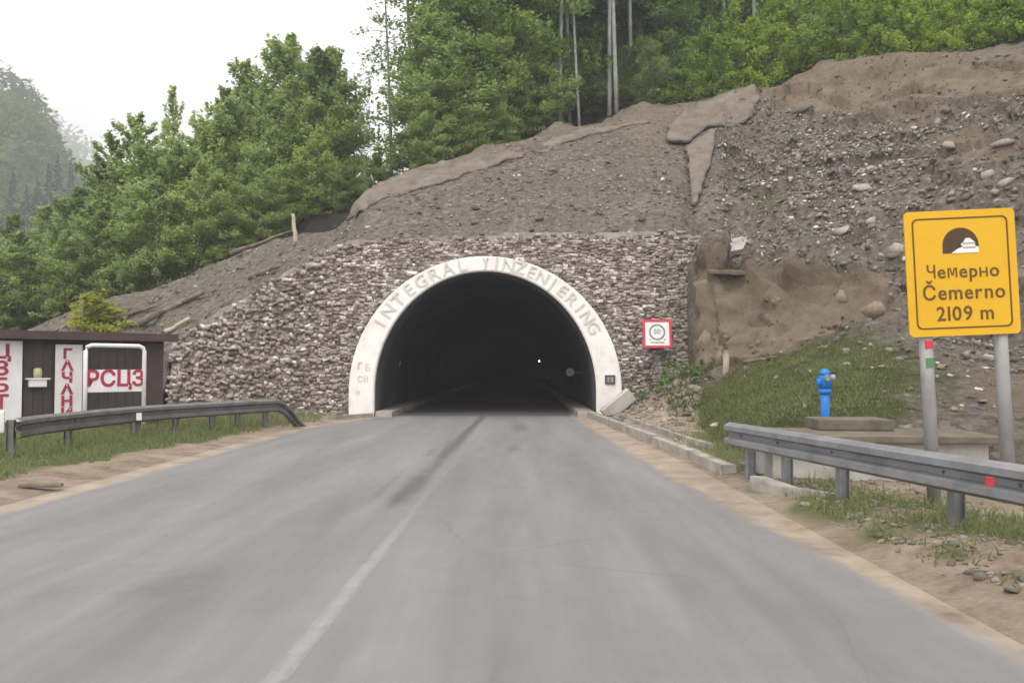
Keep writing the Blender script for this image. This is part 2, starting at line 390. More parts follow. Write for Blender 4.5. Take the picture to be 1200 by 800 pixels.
ZR = [2, 4.2, 6, 7.2, 8.7, 12.6, 25, 27]; XS = [2.78, 2.66, 2.52, 2.44, 2.28, 2.05, 1.62, 1.5]
def edge_r(y): return float(np.interp(y, [0, 8, 13, 20, 26.6, 27, 300], [2.9, 2.8, 2.75, 2.45, 2.15, 1.75, 1.75]))
def edge_l(y): return float(np.interp(y, [0, 20, 24, 26.6, 27, 300], [-5.75, -5.75, -5.3, -4.5, -3.95, -3.95]))
def road_col(x, y):
    xs = float(np.interp(y, ZR, XS)); dirt = float(sstep(xs - 0.28, xs + 0.22, x))
    xl = float(np.interp(y, [2, 9, 21, 24, 27], [-5.3, -5.35, -5.3, -4.9, -4.1])); dirt = max(dirt, float(sstep(xl + 0.4, xl - 0.3, x)))
    if y > 27.5: dirt *= max(0, 1 - (y - 27.5) / 6)
    c = -1.32 + 0.012 * y
    seam_shade = 1.25 * (math.exp(-((x - c + 0.17) / 0.13) ** 2) + .5 * math.exp(-((x - c + 0.5) / 0.12) ** 2) * float(sstep(20, 15, y))) * float(sstep(8.5, 10, y)) * (1 if y < 27 else 0.4) * (0.75 if 12 < y < 14.5 else 1)
    band = 0.28 * math.exp(-((x - 1.5) / .4) ** 2) * float(sstep(12, 4, y)) + 0.25 * math.exp(-((x + 2.3) / .4) ** 2) + 0.30 * math.exp(-((x + 0.1) / 0.35) ** 2) * float(sstep(4, 14, y)) + 0.22 * math.exp(-((x + 3.4) / 0.5) ** 2)
    spots = 0.6 * math.exp(-((x - 0.02) / 0.25) ** 2 - ((y - 21.5) / 1.6) ** 2) + 0.5 * math.exp(-((x + 0.15) / 0.16) ** 2 - ((y - 16) / 0.9) ** 2)
    spots += 0.5 * math.exp(-((x - 1.35) / 0.22) ** 2 - ((y - 18) / 5) ** 2)
    spots += 0.35 * math.exp(-((x - 0.2) / 1.1) ** 2 - ((y - 5.6) / 0.6) ** 2) + 0.35 * math.exp(-((x + 2.6) / 0.9) ** 2 - ((y - 6.0) / 0.8) ** 2)
    if y > 26.7: seam_shade = 1.6; dirt *= .5  # tunnel shade painted into the road colour from the mouth inward
    return (dirt, min(1.6, seam_shade + band + spots), 0)
ts = np.linspace(0, 1, 60)
ys_r = np.concatenate([np.arange(-6, 30, 0.2), np.arange(30, 190, 4)])
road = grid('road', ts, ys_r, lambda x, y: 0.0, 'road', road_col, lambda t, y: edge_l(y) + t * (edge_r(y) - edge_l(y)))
tag(road, kind='structure')

ly = np.arange(1.5, 25.5, 0.2); lv = []; lw = []
for y in ly:
    c = -1.22 + 0.011 * y
    for dx in (-0.058, 0.0, 0.058):
        lv.append((c + dx, y, 0.005)); lw.append((0.46 if y < 7 else max(0.22, 0.46 - 0.08 * (y - 7))) * (0.55 if dx else 1))
lf = [(3 * j + i, 3 * j + i + 1, 3 * j + i + 4, 3 * j + i + 3) for j in range(len(ly) - 1) for i in range(2)]
ln = npmesh('centre_line', lv, lf, 'line'); a = ln.data.attributes.new('wear', 'FLOAT', 'POINT'); a.data.foreach_set('value', lw)
tag(ln, kind='structure')

# verges (ground beside the road)
def right_h(x, y):
    e = edge_r(y)
    h = 0.02 + 0.05 * float(sstep(e - 0.1, e + 0.4, x)) + 0.04 * fbm((x, y, 3), 0.8) * float(sstep(e, e + 0.6, x)) + 0.025 * fbm((x, y, 7), 3.0) + 0.05 * max(0, fbm((x, y, 17), 2.2)) * float(sstep(e + .4, e + 1.0, x))
    pile = 1.05 * math.exp(-((x - 5.6) / 1.5) ** 2 - ((y - 25.6) / 2.6) ** 2) + 0.45 * math.exp(-((x - 4.3) / 0.9) ** 2 - ((y - 24.6) / 2.0) ** 2)
    h += pile * (1 + 0.35 * fbm((x, y, 1), 1.3))
    h += 0.10 * math.exp(-((x - 3.6) / 0.5) ** 2 - ((y - 6.5) / 2.5) ** 2)
    return max(h, 0.015) if x > e + .02 else -0.02 + .035 * max(0, (x - e + .3) / .32)
GREEN_R = [(3.3, 5.4, .16), (3.75, 6.9, .3), (2.95, 8.9, .2), (3.45, 13.2, .6), (3.75, 15.2, .9), (4.1, 17.5, 1.0), (4.3, 12.6, .9), (3.35, 9.2, 0.42), (3.05, 8.3, 0.4), (3.9, 9.0, 0.5), (4.3, 8.3, 0.4), (4.1, 7.5, 0.4), (3.55, 7.5, .35), (3.0, 7.3, .22), (4.6, 7.3, .5), (3.2, 6.4, .18), (2.95, 10.4, .3), (3.7, 10.2, .4), (3.9, 5.9, .25), (3.6, 12.5, .9), (4.4, 14.5, 1.0)]
def right_col(x, y):
    g = sum(math.exp(-((x - a_) / r_) ** 2 - ((y - b_) / (r_ * 1.3)) ** 2) for a_, b_, r_ in GREEN_R)
    g += 0.75 * float(sstep(21.5, 24, y)) * float(sstep(4.2, 5.0, x)) * 0.6
    return (min(1.0, 0.95 * g), 0, 0)
xs_v = np.concatenate([np.linspace(0, 0.3, 40), np.linspace(0.31, 1, 30)])
vr = grid('verge_ground', xs_v, np.arange(-4, 27.4, 0.18), right_h, 'verge', right_col, lambda t, y: edge_r(y) - 0.3 + t * 13.2)
tag(vr, kind='structure')
def lsand(y): return float(np.interp(y, [0, 10.8, 21, 24, 27], [-6.9, -6.65, -5.95, -5.5, -5.2]))
def left_h(x, y):
    e = edge_l(y)
    k = float(sstep(e, e - 0.6, x))
    if x > e - .02: return -0.02 + .032 * max(0, (e + .3 - x) / .32)
    return 0.012 + 0.05 * k + (0.05 * fbm((x, y, 3), 0.7) + 0.02 * fbm((x, y, 7), 3)) * k + 0.10 * float(sstep(lsand(y), lsand(y) - 1.2, x))
def left_col(x, y):
    return (float(sstep(lsand(y) + 0.25, lsand(y) - 0.35, x)) * (1 if y < 22 else max(0.2, 1 - (y - 22) / 4)), 0, 0)
vl = grid('verge_ground', np.concatenate([np.linspace(0, 0.16, 30), np.linspace(0.17, 1, 30)]), np.arange(-4, 27.4, 0.2), left_h, 'verge', left_col, lambda t, y: edge_l(y) + 0.3 - t * 22)
tag(vl, kind='structure')

# ------------------------------------------------------------------ hillside
WALLTOP = ([188, 250, 300, 350, 400, 450, 600, 700, 790, 840], [428, 380, 350, 318, 289, 284, 279, 279, 277, 285])
def wtop(px): return float(np.interp(px, *WALLTOP))
CREST = {-600: (405, 32), -200: (402, 33), 0: (393, 33), 40: (383, 33), 100: (357, 33), 200: (328, 34), 300: (288, 35), 395: (268, 34.5), 412: (248, 34.2), 425: (225, 34), 460: (206, 34.6),
         500: (193, 35.5), 600: (165, 37.5), 700: (143, 39), 800: (122, 40.5), 890: (103, 41), 920: (90, 40.5), 960: (74, 39.5), 1000: (67, 38), 1060: (60, 36), 1130: (62, 33.5), 1200: (62, 31), 1400: (60, 24.5), 1900: (60, 17)}
ck = sorted(CREST)
def crest(px): return float(np.interp(px, ck, [CREST[k][0] for k in ck])), float(np.interp(px, ck, [CREST[k][1] for k in ck]))
RIGHT = {  # foot, toe, bank foot, bank top, mid
    806: [(478, 27.6), (465, 27.4), (440, 26.6), (330, 27.6), (215, 33.5)],
    818: [(508, 20.2), (482, 22.8), (442, 25.2), (310, 26.6), (214, 33.4)],
    832: [(532, 15.4), (490, 19.8), (444, 24.5), (296, 26.2), (212, 33.2)],
    860: [(555, 13.5), (500, 17.2), (432, 24.3), (306, 26.2), (210, 33)],
    900: [(566, 11.4), (494, 15.0), (422, 23.3), (316, 25.2), (200, 32.5)],
    950: [(570, 11.0), (489, 13.4), (403, 22.6), (318, 24.5), (195, 31.5)],
    1000: [(570, 11.0), (485, 13.0), (388, 22), (318, 24), (190, 30.3)],
    1100: [(570, 11.0), (490, 12.6), (388, 20), (316, 22.6), (190, 28)],
    1200: [(572, 10.8), (495, 12.2), (400, 18), (315, 20.6), (190, 25.3)],
    1400: [(580, 10.2), (500, 11.5), (430, 14.6), (320, 16.8), (190, 20)],
    1900: [(600, 8.8), (500, 10), (440, 11.3), (320, 12.9), (190, 15)]}
rk = sorted(RIGHT)
BACK = {-600: [(45, 2), (60, 1), (95, 0)], 0: [(42, 2.6), (60, 2), (95, 1)], 200: [(42, 5.0), (60, 4.5), (95, 4)], 330: [(42, 8.2), (60, 7), (95, 5)], 395: [(41, 9.3), (60, 7), (95, 5)], 430: [(42, 8.6), (60, 8.5), (95, 8)],
        500: [(43, 11.2), (60, 13), (95, 18)], 600: [(45, 13.4), (60, 17.5), (95, 35)], 700: [(47, 15.4), (60, 22), (95, 48)], 890: [(48, 17.7), (60, 25), (95, 54)], 1000: [(45, 18.2), (60, 26), (95, 54)],
        1200: [(38, 16.5), (52, 25), (85, 50)], 1400: [(31, 14), (42, 21), (75, 45)], 1900: [(23, 11.5), (34, 18), (60, 38)]}
bk = sorted(BACK)
def profile(px):
    cy, cz = crest(px); c = (cz, hgt(px, cy, cz))
    if px < 188:
        h = c[1]; w = max(0.0, min(1.0, (px + 100) / 288))
        pts = [(c[0] - 7.5, -0.1), (c[0] - 6.0, h * .16), (c[0] - 4.5, h * .33), (c[0] - 3, h * .5), (c[0] - 1.5, h * .75), c]
    elif px < 806:
        yt = wtop(px); zt = 28.35 - 0.9 * max(0, (400 - px) / 212) if px < 400 else 28.35
        ht = hgt(px, yt, zt)
        mz = (zt + cz) / 2; mh = (ht + c[1]) / 2 - 0.25
        pts = [(zt + .6, ht - .8), (zt + .5, ht - .6), (zt + .4, ht - 0.35), (zt + 0.1, ht - .08), (mz, mh), c]
    else:
        pts = []
        for r in range(5):
            y = np.interp(px, rk, [RIGHT[k][r][0] for k in rk]); z = np.interp(px, rk, [RIGHT[k][r][1] for k in rk])
            pts.append((z, hgt(px, y, z)))
        pts.append(c)
    for r in range(3):
        pts.append((float(np.interp(px, bk, [BACK[k][r][0] for k in bk])), float(np.interp(px, bk, [BACK[k][r][1] for k in bk]))))
    return pts
PXS = np.concatenate([np.arange(-600, -40, 20), np.arange(-40, 1260, 3.5), np.arange(1262, 1900, 16)])
ROWN = [14, 30, 34, 44, 50, 8, 10, 8]   # subdivisions between successive profile points
PROF = np.array([profile(p) for p in PXS])          # columns x 9 x 2
ker = np.array([1, 2, 3, 2, 1.0]); ker /= ker.sum()
pad = np.pad(PROF, ((2, 2), (0, 0), (0, 0)), mode='edge')
PROF = sum(pad[i:i + len(PROF)] * ker[i] for i in range(5))
VR = []; rowpos = []
for k, n in enumerate(ROWN):
    for j in range(n): VR.append((k, j / n))
VR.append((len(ROWN) - 1, 1.0))
NR, NC = len(VR), len(PXS)
T = np.zeros((NR, NC, 3)); RT = np.zeros(NR)
for r, (k, t) in enumerate(VR):
    zz = PROF[:, k, 0] * (1 - t) + PROF[:, k + 1, 0] * t; hh = PROF[:, k, 1] * (1 - t) + PROF[:, k + 1, 1] * t
    T[r, :, 1] = zz; T[r, :, 2] = hh; RT[r] = k + t
    T[r, :, 0] = [xof(p, z) for p, z in zip(PXS, zz)]
# soften the profile corners
for it in range(3):
    T[1:-1] = 0.5 * T[1:-1] + 0.25 * (T[:-2] + T[2:])
def normals(T):
    du = np.gradient(T, axis=1); dv = np.gradient(T, axis=0); n = np.cross(du, dv); n /= np.linalg.norm(n, axis=2, keepdims=True) + 1e-9
    return n
TN = normals(T)
PXg = np.tile(PXS, (NR, 1)); PYg = proj(T.reshape(-1, 3))[1].reshape(NR, NC)
RTg = np.tile(RT[:, None], (1, NC))
def blob(cx, cy, rx, ry, rot=0):
    c, s = math.cos(R(rot)), math.sin(R(rot)); dx, dy = PXg - cx, PYg - cy
    u = (dx * c + dy * s) / rx; v = (-dx * s + dy * c) / ry
    return np.exp(-(u * u + v * v))
vis = (RTg < 5.3)
grassZ = (1.3 * blob(905, 470, 90, 45, -25) + 1.0 * blob(980, 440, 85, 36, -18) + 1.0 * blob(840, 500, 40, 40) + 0.9 * blob(870, 520, 50, 25) + .7 * blob(1010, 490, 70, 30) + .45 * blob(1100, 450, 50, 40) + 0.55 * blob(900, 240, 25, 22) + .45 * blob(1150, 250, 40, 25)) * vis
grassZ += 0.8 * sstep(5.6, 6.2, RTg) * 0
soilZ = 1.3 * sstep(2.0, 2.12, RTg) * sstep(3.05, 2.9, RTg) * sstep(812, 822, PXg) * sstep(1075, 1015, PXg) + 1.1 * blob(1000, 95, 90, 28, -3) + 1.0 * blob(1150, 100, 60, 18) + 1.1 * blob(1150, 165, 50, 24) + .8 * blob(1180, 450, 40, 40) + .7 * blob(1060, 130, 60, 14) + .5 * blob(780, 160, 45, 20, -20)
soilZ *= vis
soilZ += 0.5 * sstep(4.5, 4.95, RTg) * vis * (PXg > 420)
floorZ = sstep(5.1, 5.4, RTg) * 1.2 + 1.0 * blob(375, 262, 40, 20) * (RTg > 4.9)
# displacement
amp = np.zeros((NR, NC))
for r in range(NR):
    for c in range(NC):
        p = T[r, c]; px = PXS[c]
        rough = 0.28 if px > 850 else 0.16
        if RT[r] < 1.6 and px > 840: rough = 0.12
        if 2 < RT[r] < 3 and px > 815: rough = 0.20
        if RT[r] > 5: rough = 0.5
        v = noise.fractal(Vector(p) * 0.45, 0.9, 2.1, 7) * rough
        if px > 850 and 2.9 < RT[r] < 4.9:    # ledges and broken rock
            v += 0.30 * (noise.cell(Vector((p[0] * .55 + p[2] * .2, p[1] * .5, p[2] * 1.1))) - 0.5) * 0.8 + 0.22 * noise.noise(Vector((p[0] * 1.3, p[1], p[2] * 2.6)))
        if 1.9 < RT[r] < 3.05 and px > 815:
            v += .10 * noise.fractal(Vector((p[0] * 2.6, p[1] * 2.6, p[2] * 1.6)), .7, 2.1, 6) + .13 * abs(noise.noise(Vector((p[0] * 1.1, p[1], p[2] * .5)))) + .16 * (noise.cell(Vector((p[0] * .8 + p[2] * .5, p[1] * .8, p[2] * 1.7))) - .5)
        if px < 812 and px > 188 and RT[r] < 3.1: v *= 0.15
        amp[r, c] = v
# scoop and overhang on the cut bank, hollow above
amp += 0.35 * np.sin(np.clip((RTg - 2.0), 0, 1) * math.pi) * (PXg > 822) * sstep(1060, 1000, PXg) * -1.6
amp += 0.42 * (0.6 + 0.8 * np.sin(PXg * .11) * np.sin(PXg * .043)) * sstep(2.86, 2.98, RTg) * sstep(3.2, 3.02, RTg) * (PXg > 822) * sstep(1060, 1000, PXg)
amp -= 0.5 * blob(1160, 165, 60, 22) * (RTg > 3) * vis
amp += 0.35 * blob(1090, 128, 70, 10, -8) * (RTg > 3) * vis
amp -= 0.6 * blob(1010, 95, 80, 22, -3) * vis * (RTg > 4)
sgn = np.where(TN[..., 1:2] > 0, -1.0, 1.0)      # face the road side
TNf = TN * sgn
TNf = np.where(TNf[..., 2:3] < 0, -TNf * 1.0, TNf) if False else TNf
TD = T + TNf * amp[..., None]
idx = np.arange(NR * NC).reshape(NR, NC)
F = np.stack([idx[:-1, :-1], idx[:-1, 1:], idx[1:, 1:], idx[1:, :-1]], -1).reshape(-1, 4)
zone = np.stack([np.clip(grassZ, 0, 1), np.clip(soilZ, 0, 1), np.clip(floorZ, 0, 1), np.ones((NR, NC))], -1).reshape(-1, 4)
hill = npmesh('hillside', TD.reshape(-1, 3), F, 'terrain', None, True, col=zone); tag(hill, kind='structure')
TNd = normals(TD); TNd = TNd * np.where((TNd[..., 1:2] > 0), -1.0, 1.0)
PXd, PYd = [a_.reshape(NR, NC) for a_ in proj(TD.reshape(-1, 3))]

def on_hill(px, py):
    m = (RTg < 5.4) & (RTg > (0 if px > 812 or px < 188 else 3.0))
    d = (PXd - px) ** 2 + (PYd - py) ** 2 + np.where(m, 0, 1e9)
    r, c = np.unravel_index(np.argmin(d), d.shape)
    return Vector(TD[r, c]), Vector(TNd[r, c])
def hill_z(px, Z):
    c = int(np.argmin(abs(PXS - px))); col = TD[:, c]; m = RT > 4.0
    k = np.where(m)[0][np.argmin(abs(col[m, 1] - Z))]
    return Vector((xof(px, Z), Z, col[k, 2]))

# ------------------------------------------------------------------ stones
def rock_mesh(seed, n=13, sq=(1, .8, .5)):
    rr = random.Random(seed); bm = bmesh.new()
    for i in range(n):
        v = Vector((rr.gauss(0, 1), rr.gauss(0, 1), rr.gauss(0, 1))).normalized() * rr.uniform(.75, 1.05)
        bm.verts.new((v.x * sq[0], v.y * sq[1], v.z * sq[2]))
    r = bmesh.ops.convex_hull(bm, input=bm.verts[:])
    for g in [x for x in r['geom_interior'] if isinstance(x, bmesh.types.BMVert)]: bm.verts.remove(g)
    bmesh.ops.triangulate(bm, faces=bm.faces[:])
    V = np.array([v.co[:] for v in bm.verts]); bm.verts.index_update()
    Fx = np.array([[v.index for v in f.verts] for f in bm.faces]); bm.free()
    return V, Fx
TEMPL = [rock_mesh(s, 11, sq) for s in range(12) for sq in [(1, .75, .5) if s % 3 else (1, .6, .28)]]

def scatter(P, Nn, size, tint):
    """numpy: stones at P lying on normals Nn -> V,F,tint"""
    n = len(P); VV, FF, TT = [], [], []; off = 0
    tid = RNG.integers(0, len(TEMPL), n)
    for t, (tv, tf) in enumerate(TEMPL):
        s = np.where(tid == t)[0]
        if not len(s): continue
        nn = Nn[s]; a_ = RNG.normal(size=nn.shape); u = np.cross(nn, a_); u /= np.linalg.norm(u, axis=1, keepdims=True) + 1e-9; w = np.cross(nn, u)
        tilt = RNG.normal(0, .25, (len(s), 1)); nn2 = nn + u * tilt; nn2 /= np.linalg.norm(nn2, axis=1, keepdims=True); u = np.cross(w, nn2)
        B = np.stack([u, w, nn2], 2)           # columns
        v = np.einsum('nij,vj->nvi', B, tv) * size[s][:, None, None] + P[s][:, None, :]
        f = tf[None] + (np.arange(len(s)) * len(tv))[:, None, None] + off
        VV.append(v.reshape(-1, 3)); FF.append(f.reshape(-1, 3)); TT.append(np.repeat(tint[s], len(tv))); off += len(s) * len(tv)
    return np.concatenate(VV), np.concatenate(FF), np.concatenate(TT)

# rubble over the hillside (uncountable)
flatw = np.ones((NR, NC)); dA = np.linalg.norm(np.cross(np.gradient(TD, axis=1), np.gradient(TD, axis=0)), axis=2)
dens = np.ones((NR, NC)) * 16.0
dens *= np.where((RTg > 4.97), 0, 1) * np.where((PXg < 812) & (PXg > 188) & (RTg < 3.02), 0, 1) * np.where((PXg < -60) | (PXg > 1300), 0.15, 1)
dens *= np.where((PXg > 840) & (RTg > 3.0), 2.0, 1)
bright = 1.1 * blob(1050, 165, 170, 22, -10) + .8 * blob(990, 190, 90, 50) + .9 * blob(1030, 350, 60, 14, -20) + 1.0 * blob(1150, 410, 60, 35) + .7 * blob(970, 250, 110, 40) + .5 * blob(700, 225, 160, 40)
dens *= (1 + 1.8 * bright) * np.clip(1 - 0.72 * np.clip(soilZ, 0, 1), .1, 1) * np.clip(1 - 0.93 * np.clip(grassZ, 0, 1), .05, 1)
dens *= np.where((PXg > 840) & (RTg < 2), 1.0, 1)
w_ = (dens * dA).ravel(); print('rubble expected', w_.sum())
n_st = int(min(42000, w_.sum())); pick = RNG.choice(NR * NC, n_st, p=w_ / w_.sum())
Pj = TD.reshape(-1, 3)[pick] + RNG.normal(0, .06, (n_st, 3)); Nj = TNd.reshape(-1, 3)[pick]
sz0 = np.clip(RNG.lognormal(math.log(.058), .55, n_st), .022, .21) * np.where(PXg.ravel()[pick] > 840, 1.15, .95)
sz = sz0 * np.where(soilZ.ravel()[pick] > .5, .7, 1)
tn = np.clip(np.where(RNG.random(n_st) < .09, RNG.uniform(.8, 1, n_st), RNG.beta(1.5, 1.6, n_st) * .82) + .3 * np.clip(bright.ravel()[pick], 0, 1) * RNG.random(n_st), 0, 1) * np.where(sz > .17, .8, 1) * np.where(soilZ.ravel()[pick] > .5, .7, 1)
v, f, t = scatter(Pj, Nj, sz, tn)
# loose stones on the debris pile beside the portal and on the verge
n2 = 2600; Xp = np.concatenate([RNG.normal(5.0, 1.2, 1500), RNG.uniform(2.6, 5.2, 1100)]); Yp = np.concatenate([RNG.normal(24.6, 1.7, 1500), RNG.uniform(4, 22, 1100)])
keep = (Yp < 26.6) & np.array([x > edge_r(y) + .12 for x, y in zip(Xp, Yp)]); Xp, Yp = Xp[keep], Yp[keep]
Pp = np.array([(x, y, right_h(x, y)) for x, y in zip(Xp, Yp)]); Np = np.tile([0, 0, 1.0], (len(Pp), 1)) + RNG.normal(0, .2, (len(Pp), 3)); Np /= np.linalg.norm(Np, axis=1, keepdims=True)
v2, f2, t2 = scatter(Pp, Np, np.where(Yp > 21, RNG.lognormal(math.log(.085), .5, len(Pp)), RNG.lognormal(math.log(.028), .5, len(Pp))).clip(.01, .3), np.clip(RNG.beta(2.5, 2, len(Pp)) * .95, 0, 1))
# and along the foot of the wall on the left
n3 = 700; X3 = RNG.uniform(-11, -5.4, n3); Y3 = 26.3 - np.abs(RNG.normal(0, .45, n3)); P3 = np.stack([X3, Y3, np.array([left_h(x, y) for x, y in zip(X3, Y3)])], 1); N3 = np.tile([0, 0, 1.0], (n3, 1))
v3, f3, t3 = scatter(P3, N3, RNG.lognormal(math.log(.07), .5, n3).clip(.02, .2), RNG.beta(2.2, 2, n3))
n4 = 1500; Y4 = RNG.uniform(3.5, 13, n4); X4 = np.array([edge_r(y) for y in Y4]) + .25 + np.abs(RNG.normal(0, .8, n4)); P4 = np.stack([X4, Y4, np.array([right_h(x, y) for x, y in zip(X4, Y4)])], 1); N4 = np.tile([0, 0, 1.0], (n4, 1))
v4, f4, t4 = scatter(P4, N4, RNG.lognormal(math.log(.028), .6, n4).clip(.008, .11), RNG.uniform(.12, .75, n4))
o = npmesh('rubble', np.concatenate([v, v2, v3, v4]), np.concatenate([f, f2 + len(v), f3 + len(v) + len(v2), f4 + len(v) + len(v2) + len(v3)]), 'rubble_stone', tint=np.concatenate([t, t2, t3, t4]))
tag(o, 'loose grey stones strewn over the slope above and beside the tunnel', 'rubble', kind='stuff')

# single larger rocks one can point to
ROCKS = [(1016, 198, .36, .95, (1, .7, .3), 'pale flat rock, brightest block high on the right slope'),
         (1012, 222, .50, .90, (1, .5, .16), 'long thin pale rock slab lying below the brightest slope block'),
         (1156, 203, .26, .97, (1, .7, .5), 'small white rock high above the yellow tunnel sign'),
         (1115, 170, .30, .92, (1, .6, .5), 'pale rock at the rim of the brown hollow, upper right slope'),
         (1175, 172, .50, .78, (1, .35, .25), 'long tilted rock under the brown hollow, upper right slope'),
         (988, 272, .38, .90, (1, .5, .25), 'flat pale rock lying just above the cut brown bank'),
         (1018, 262, .32, .86, (1, .8, .5), 'blocky grey rock between the yellow sign and the cut brown bank'),
         (1180, 215, .36, .88, (1, .6, .3), 'flat pale rock left of the right frame edge above the yellow sign'),
         (940, 130, .55, .35, (1, .5, .3), 'dark rock sticking out of the bare brown soil at the top'),
         (845, 228, .42, .35, (1, .6, .4), 'dark rock under the hanging concrete slab'),
         (1050, 295, .36, .86, (1, .7, .5), 'pale grey rock beside the upper left corner of the yellow sign'),
         (993, 428, .15, .95, (1, .5, .3), 'small white stone on the grass beside the blue hydrant'),
         (1160, 423, .24, .96, (1, .6, .4), 'white stone on the slope between the two sign posts')]
for i, (px, py, s, tt, sq, lab) in enumerate(ROCKS):
    p, n = on_hill(px, py); V, Fx = rock_mesh(100 + i, 16, sq)
    V = V * s; tt = min(tt, .86); Vt = [tuple(x) for x in V]
    o = npmesh('rock', V, Fx, 'rubble_stone', tint=np.full(len(V), tt))
    o.location = p + n * s * .12; q = n.to_track_quat('Z', 'Y'); o.rotation_euler = (q @ Euler((0, 0, (-.3 + .25 * (i % 3)))).to_quaternion()).to_euler()
    tag(o, lab, 'rock', 'large rocks on the slope')

ROCKS2 = [(826, 330, .55, .5, (.7, .6, 1), 'brown angular rock at the upper left corner of the cut bank'),
          (820, 395, .50, .42, (.6, .6, 1), 'brown upright rock face at the left edge of the cut bank'),
          (842, 418, .42, .46, (.8, .6, .9), 'brown rock at the lower left foot of the cut bank'),
          (905, 352, .30, .38, (1, .7, .6), 'dark rock bedded in the middle of the cut bank'),
          (985, 345, .42, .5, (1, .6, .6), 'brown rock bedded in the upper right of the cut bank'),
          (1030, 372, .45, .45, (1, .7, .7), 'angular rock at the right end of the cut bank beside the yellow sign')]
for i, (px, py, s, tt, sq, lab) in enumerate(ROCKS2):
    p, n = on_hill(px, py); V, Fx = rock_mesh(200 + i, 12, sq); V = V * s
    o = npmesh('rock', V, Fx, 'brown_rock', tint=np.full(len(V), tt)); o.location = p - n * s * .35; o.rotation_euler = (0, .2 * (i % 3) - .2, .5 * i)
    tag(o, lab, 'rock', 'rocks bedded in the cut bank')
p, n = on_hill(858, 292); o = MB().box(-.62, .62, -.35, .35, -.11, .11, .03).build('stone_slab', 'concrete'); o.location = p + n * .10; o.rotation_euler = (R(38), R(-12), R(8)); tag(o, 'pale tilted slab lying at the upper left corner of the cut bank', 'stone slab')
p, n = on_hill(868, 318); o = MB().box(-1.0, 1.0, -.35, .2, -.05, .05, .015).build('stone_slab', 'brown_concrete'); o.location = p - n * .02; o.rotation_euler = (R(12), R(3), R(-4)); tag(o, 'long thin slab jutting out along the rim of the cut bank', 'stone slab')
# shotcrete sheets draped on the slope
def sheet(name, poly, thick, label, cat, group=None, mat='shotcrete', lift=.05, taper=True):
    pl = np.array(poly, float)
    def inside(x, y):
        ins = np.zeros(x.shape, bool); j = len(pl) - 1
        for i in range(len(pl)):
            xi, yi = pl[i]; xj, yj = pl[j]
            with np.errstate(divide='ignore', invalid='ignore'):
                ins ^= ((yi > y) != (yj > y)) & (x < (xj - xi) * (y - yi) / (yj - yi + 1e-12) + xi)
            j = i
        return ins
    jig = np.array([[4 * noise.noise(Vector(T[r, c]) * 1.7) for c in range(NC)] for r in range(NR)])
    ins = inside(PXg + jig, PYg + jig) & (RTg < 5.2) & (RTg > (3.0))
    fm = ins[:-1, :-1] & ins[:-1, 1:] & ins[1:, 1:] & ins[1:, :-1]
    fi = F.reshape(NR - 1, NC - 1, 4)[fm]
    used_ = np.unique(fi); mp = -np.ones(NR * NC, int); mp[used_] = np.arange(len(used_))
    dist = ins.astype(float); cur = ins.copy()
    for _ in range(5):
        nx = cur.copy(); nx[1:-1, 1:-1] = cur[1:-1, 1:-1] & cur[:-2, 1:-1] & cur[2:, 1:-1] & cur[1:-1, :-2] & cur[1:-1, 2:]; cur = nx; dist += cur
    dist = (dist / 6).ravel()[used_]
    base = (0.35 * T + .65 * TD).reshape(-1, 3)[used_]; nn = TNf.reshape(-1, 3)[used_]
    wob = np.array([noise.fractal(Vector(p) * 1.8, .8, 2, 6) * .10 for p in base])
    top = base + nn * (lift + thick * (dist if taper else np.minimum(1, .55 + dist)) + wob)[:, None]
    o = npmesh(name, top, mp[fi], mat, None, True)
    bm = bmesh.new(); bm.from_mesh(o.data)
    for _ in range(6):
        nw = {}
        for v_ in bm.verts:
            nb = [e_.other_vert(v_).co for e_ in v_.link_edges if e_.is_boundary]
            if len(nb) == 2: nw[v_] = (v_.co * 2 + nb[0] + nb[1]) / 4
        for v_, c_ in nw.items(): v_.co = c_
    bm.to_mesh(o.data); bm.free(); o.data.shade_smooth()
    md = o.modifiers.new('thickness', 'SOLIDIFY'); md.thickness = thick * .7 + .06; md.offset = -1
    # keep the sheet's rear inside the slope, its rim visible
    return tag(o, label, cat, group)
sheet('concrete_slab', [(783, 150), (803, 132), (840, 118), (893, 103), (898, 118), (885, 138), (838, 152), (800, 172), (781, 168)], .12, 'broad bare concrete skin on the crest under the bright shrubs', 'concrete slab', 'sprayed concrete skins', lift=.10, taper=False)
sheet('concrete_slab', [(802, 172), (842, 154), (838, 190), (822, 240), (812, 248), (806, 215)], .14, 'narrow torn concrete flap hanging down the middle of the slope', 'concrete slab', 'sprayed concrete skins', lift=.10, taper=False)
sheet('concrete_slab', [(425, 222), (470, 204), (520, 190), (560, 184), (600, 176), (622, 180), (560, 200), (520, 214), (470, 230), (432, 244), (402, 262), (398, 268)], .08, 'long pale concrete skin along the left crest above the tunnel', 'concrete slab', 'sprayed concrete skins')
sheet('concrete_slab', [(625, 168), (700, 148), (760, 140), (770, 144), (690, 160), (640, 176)], .05, 'thin pale concrete skin on the crest under the grey trunks', 'concrete slab', 'sprayed concrete skins')

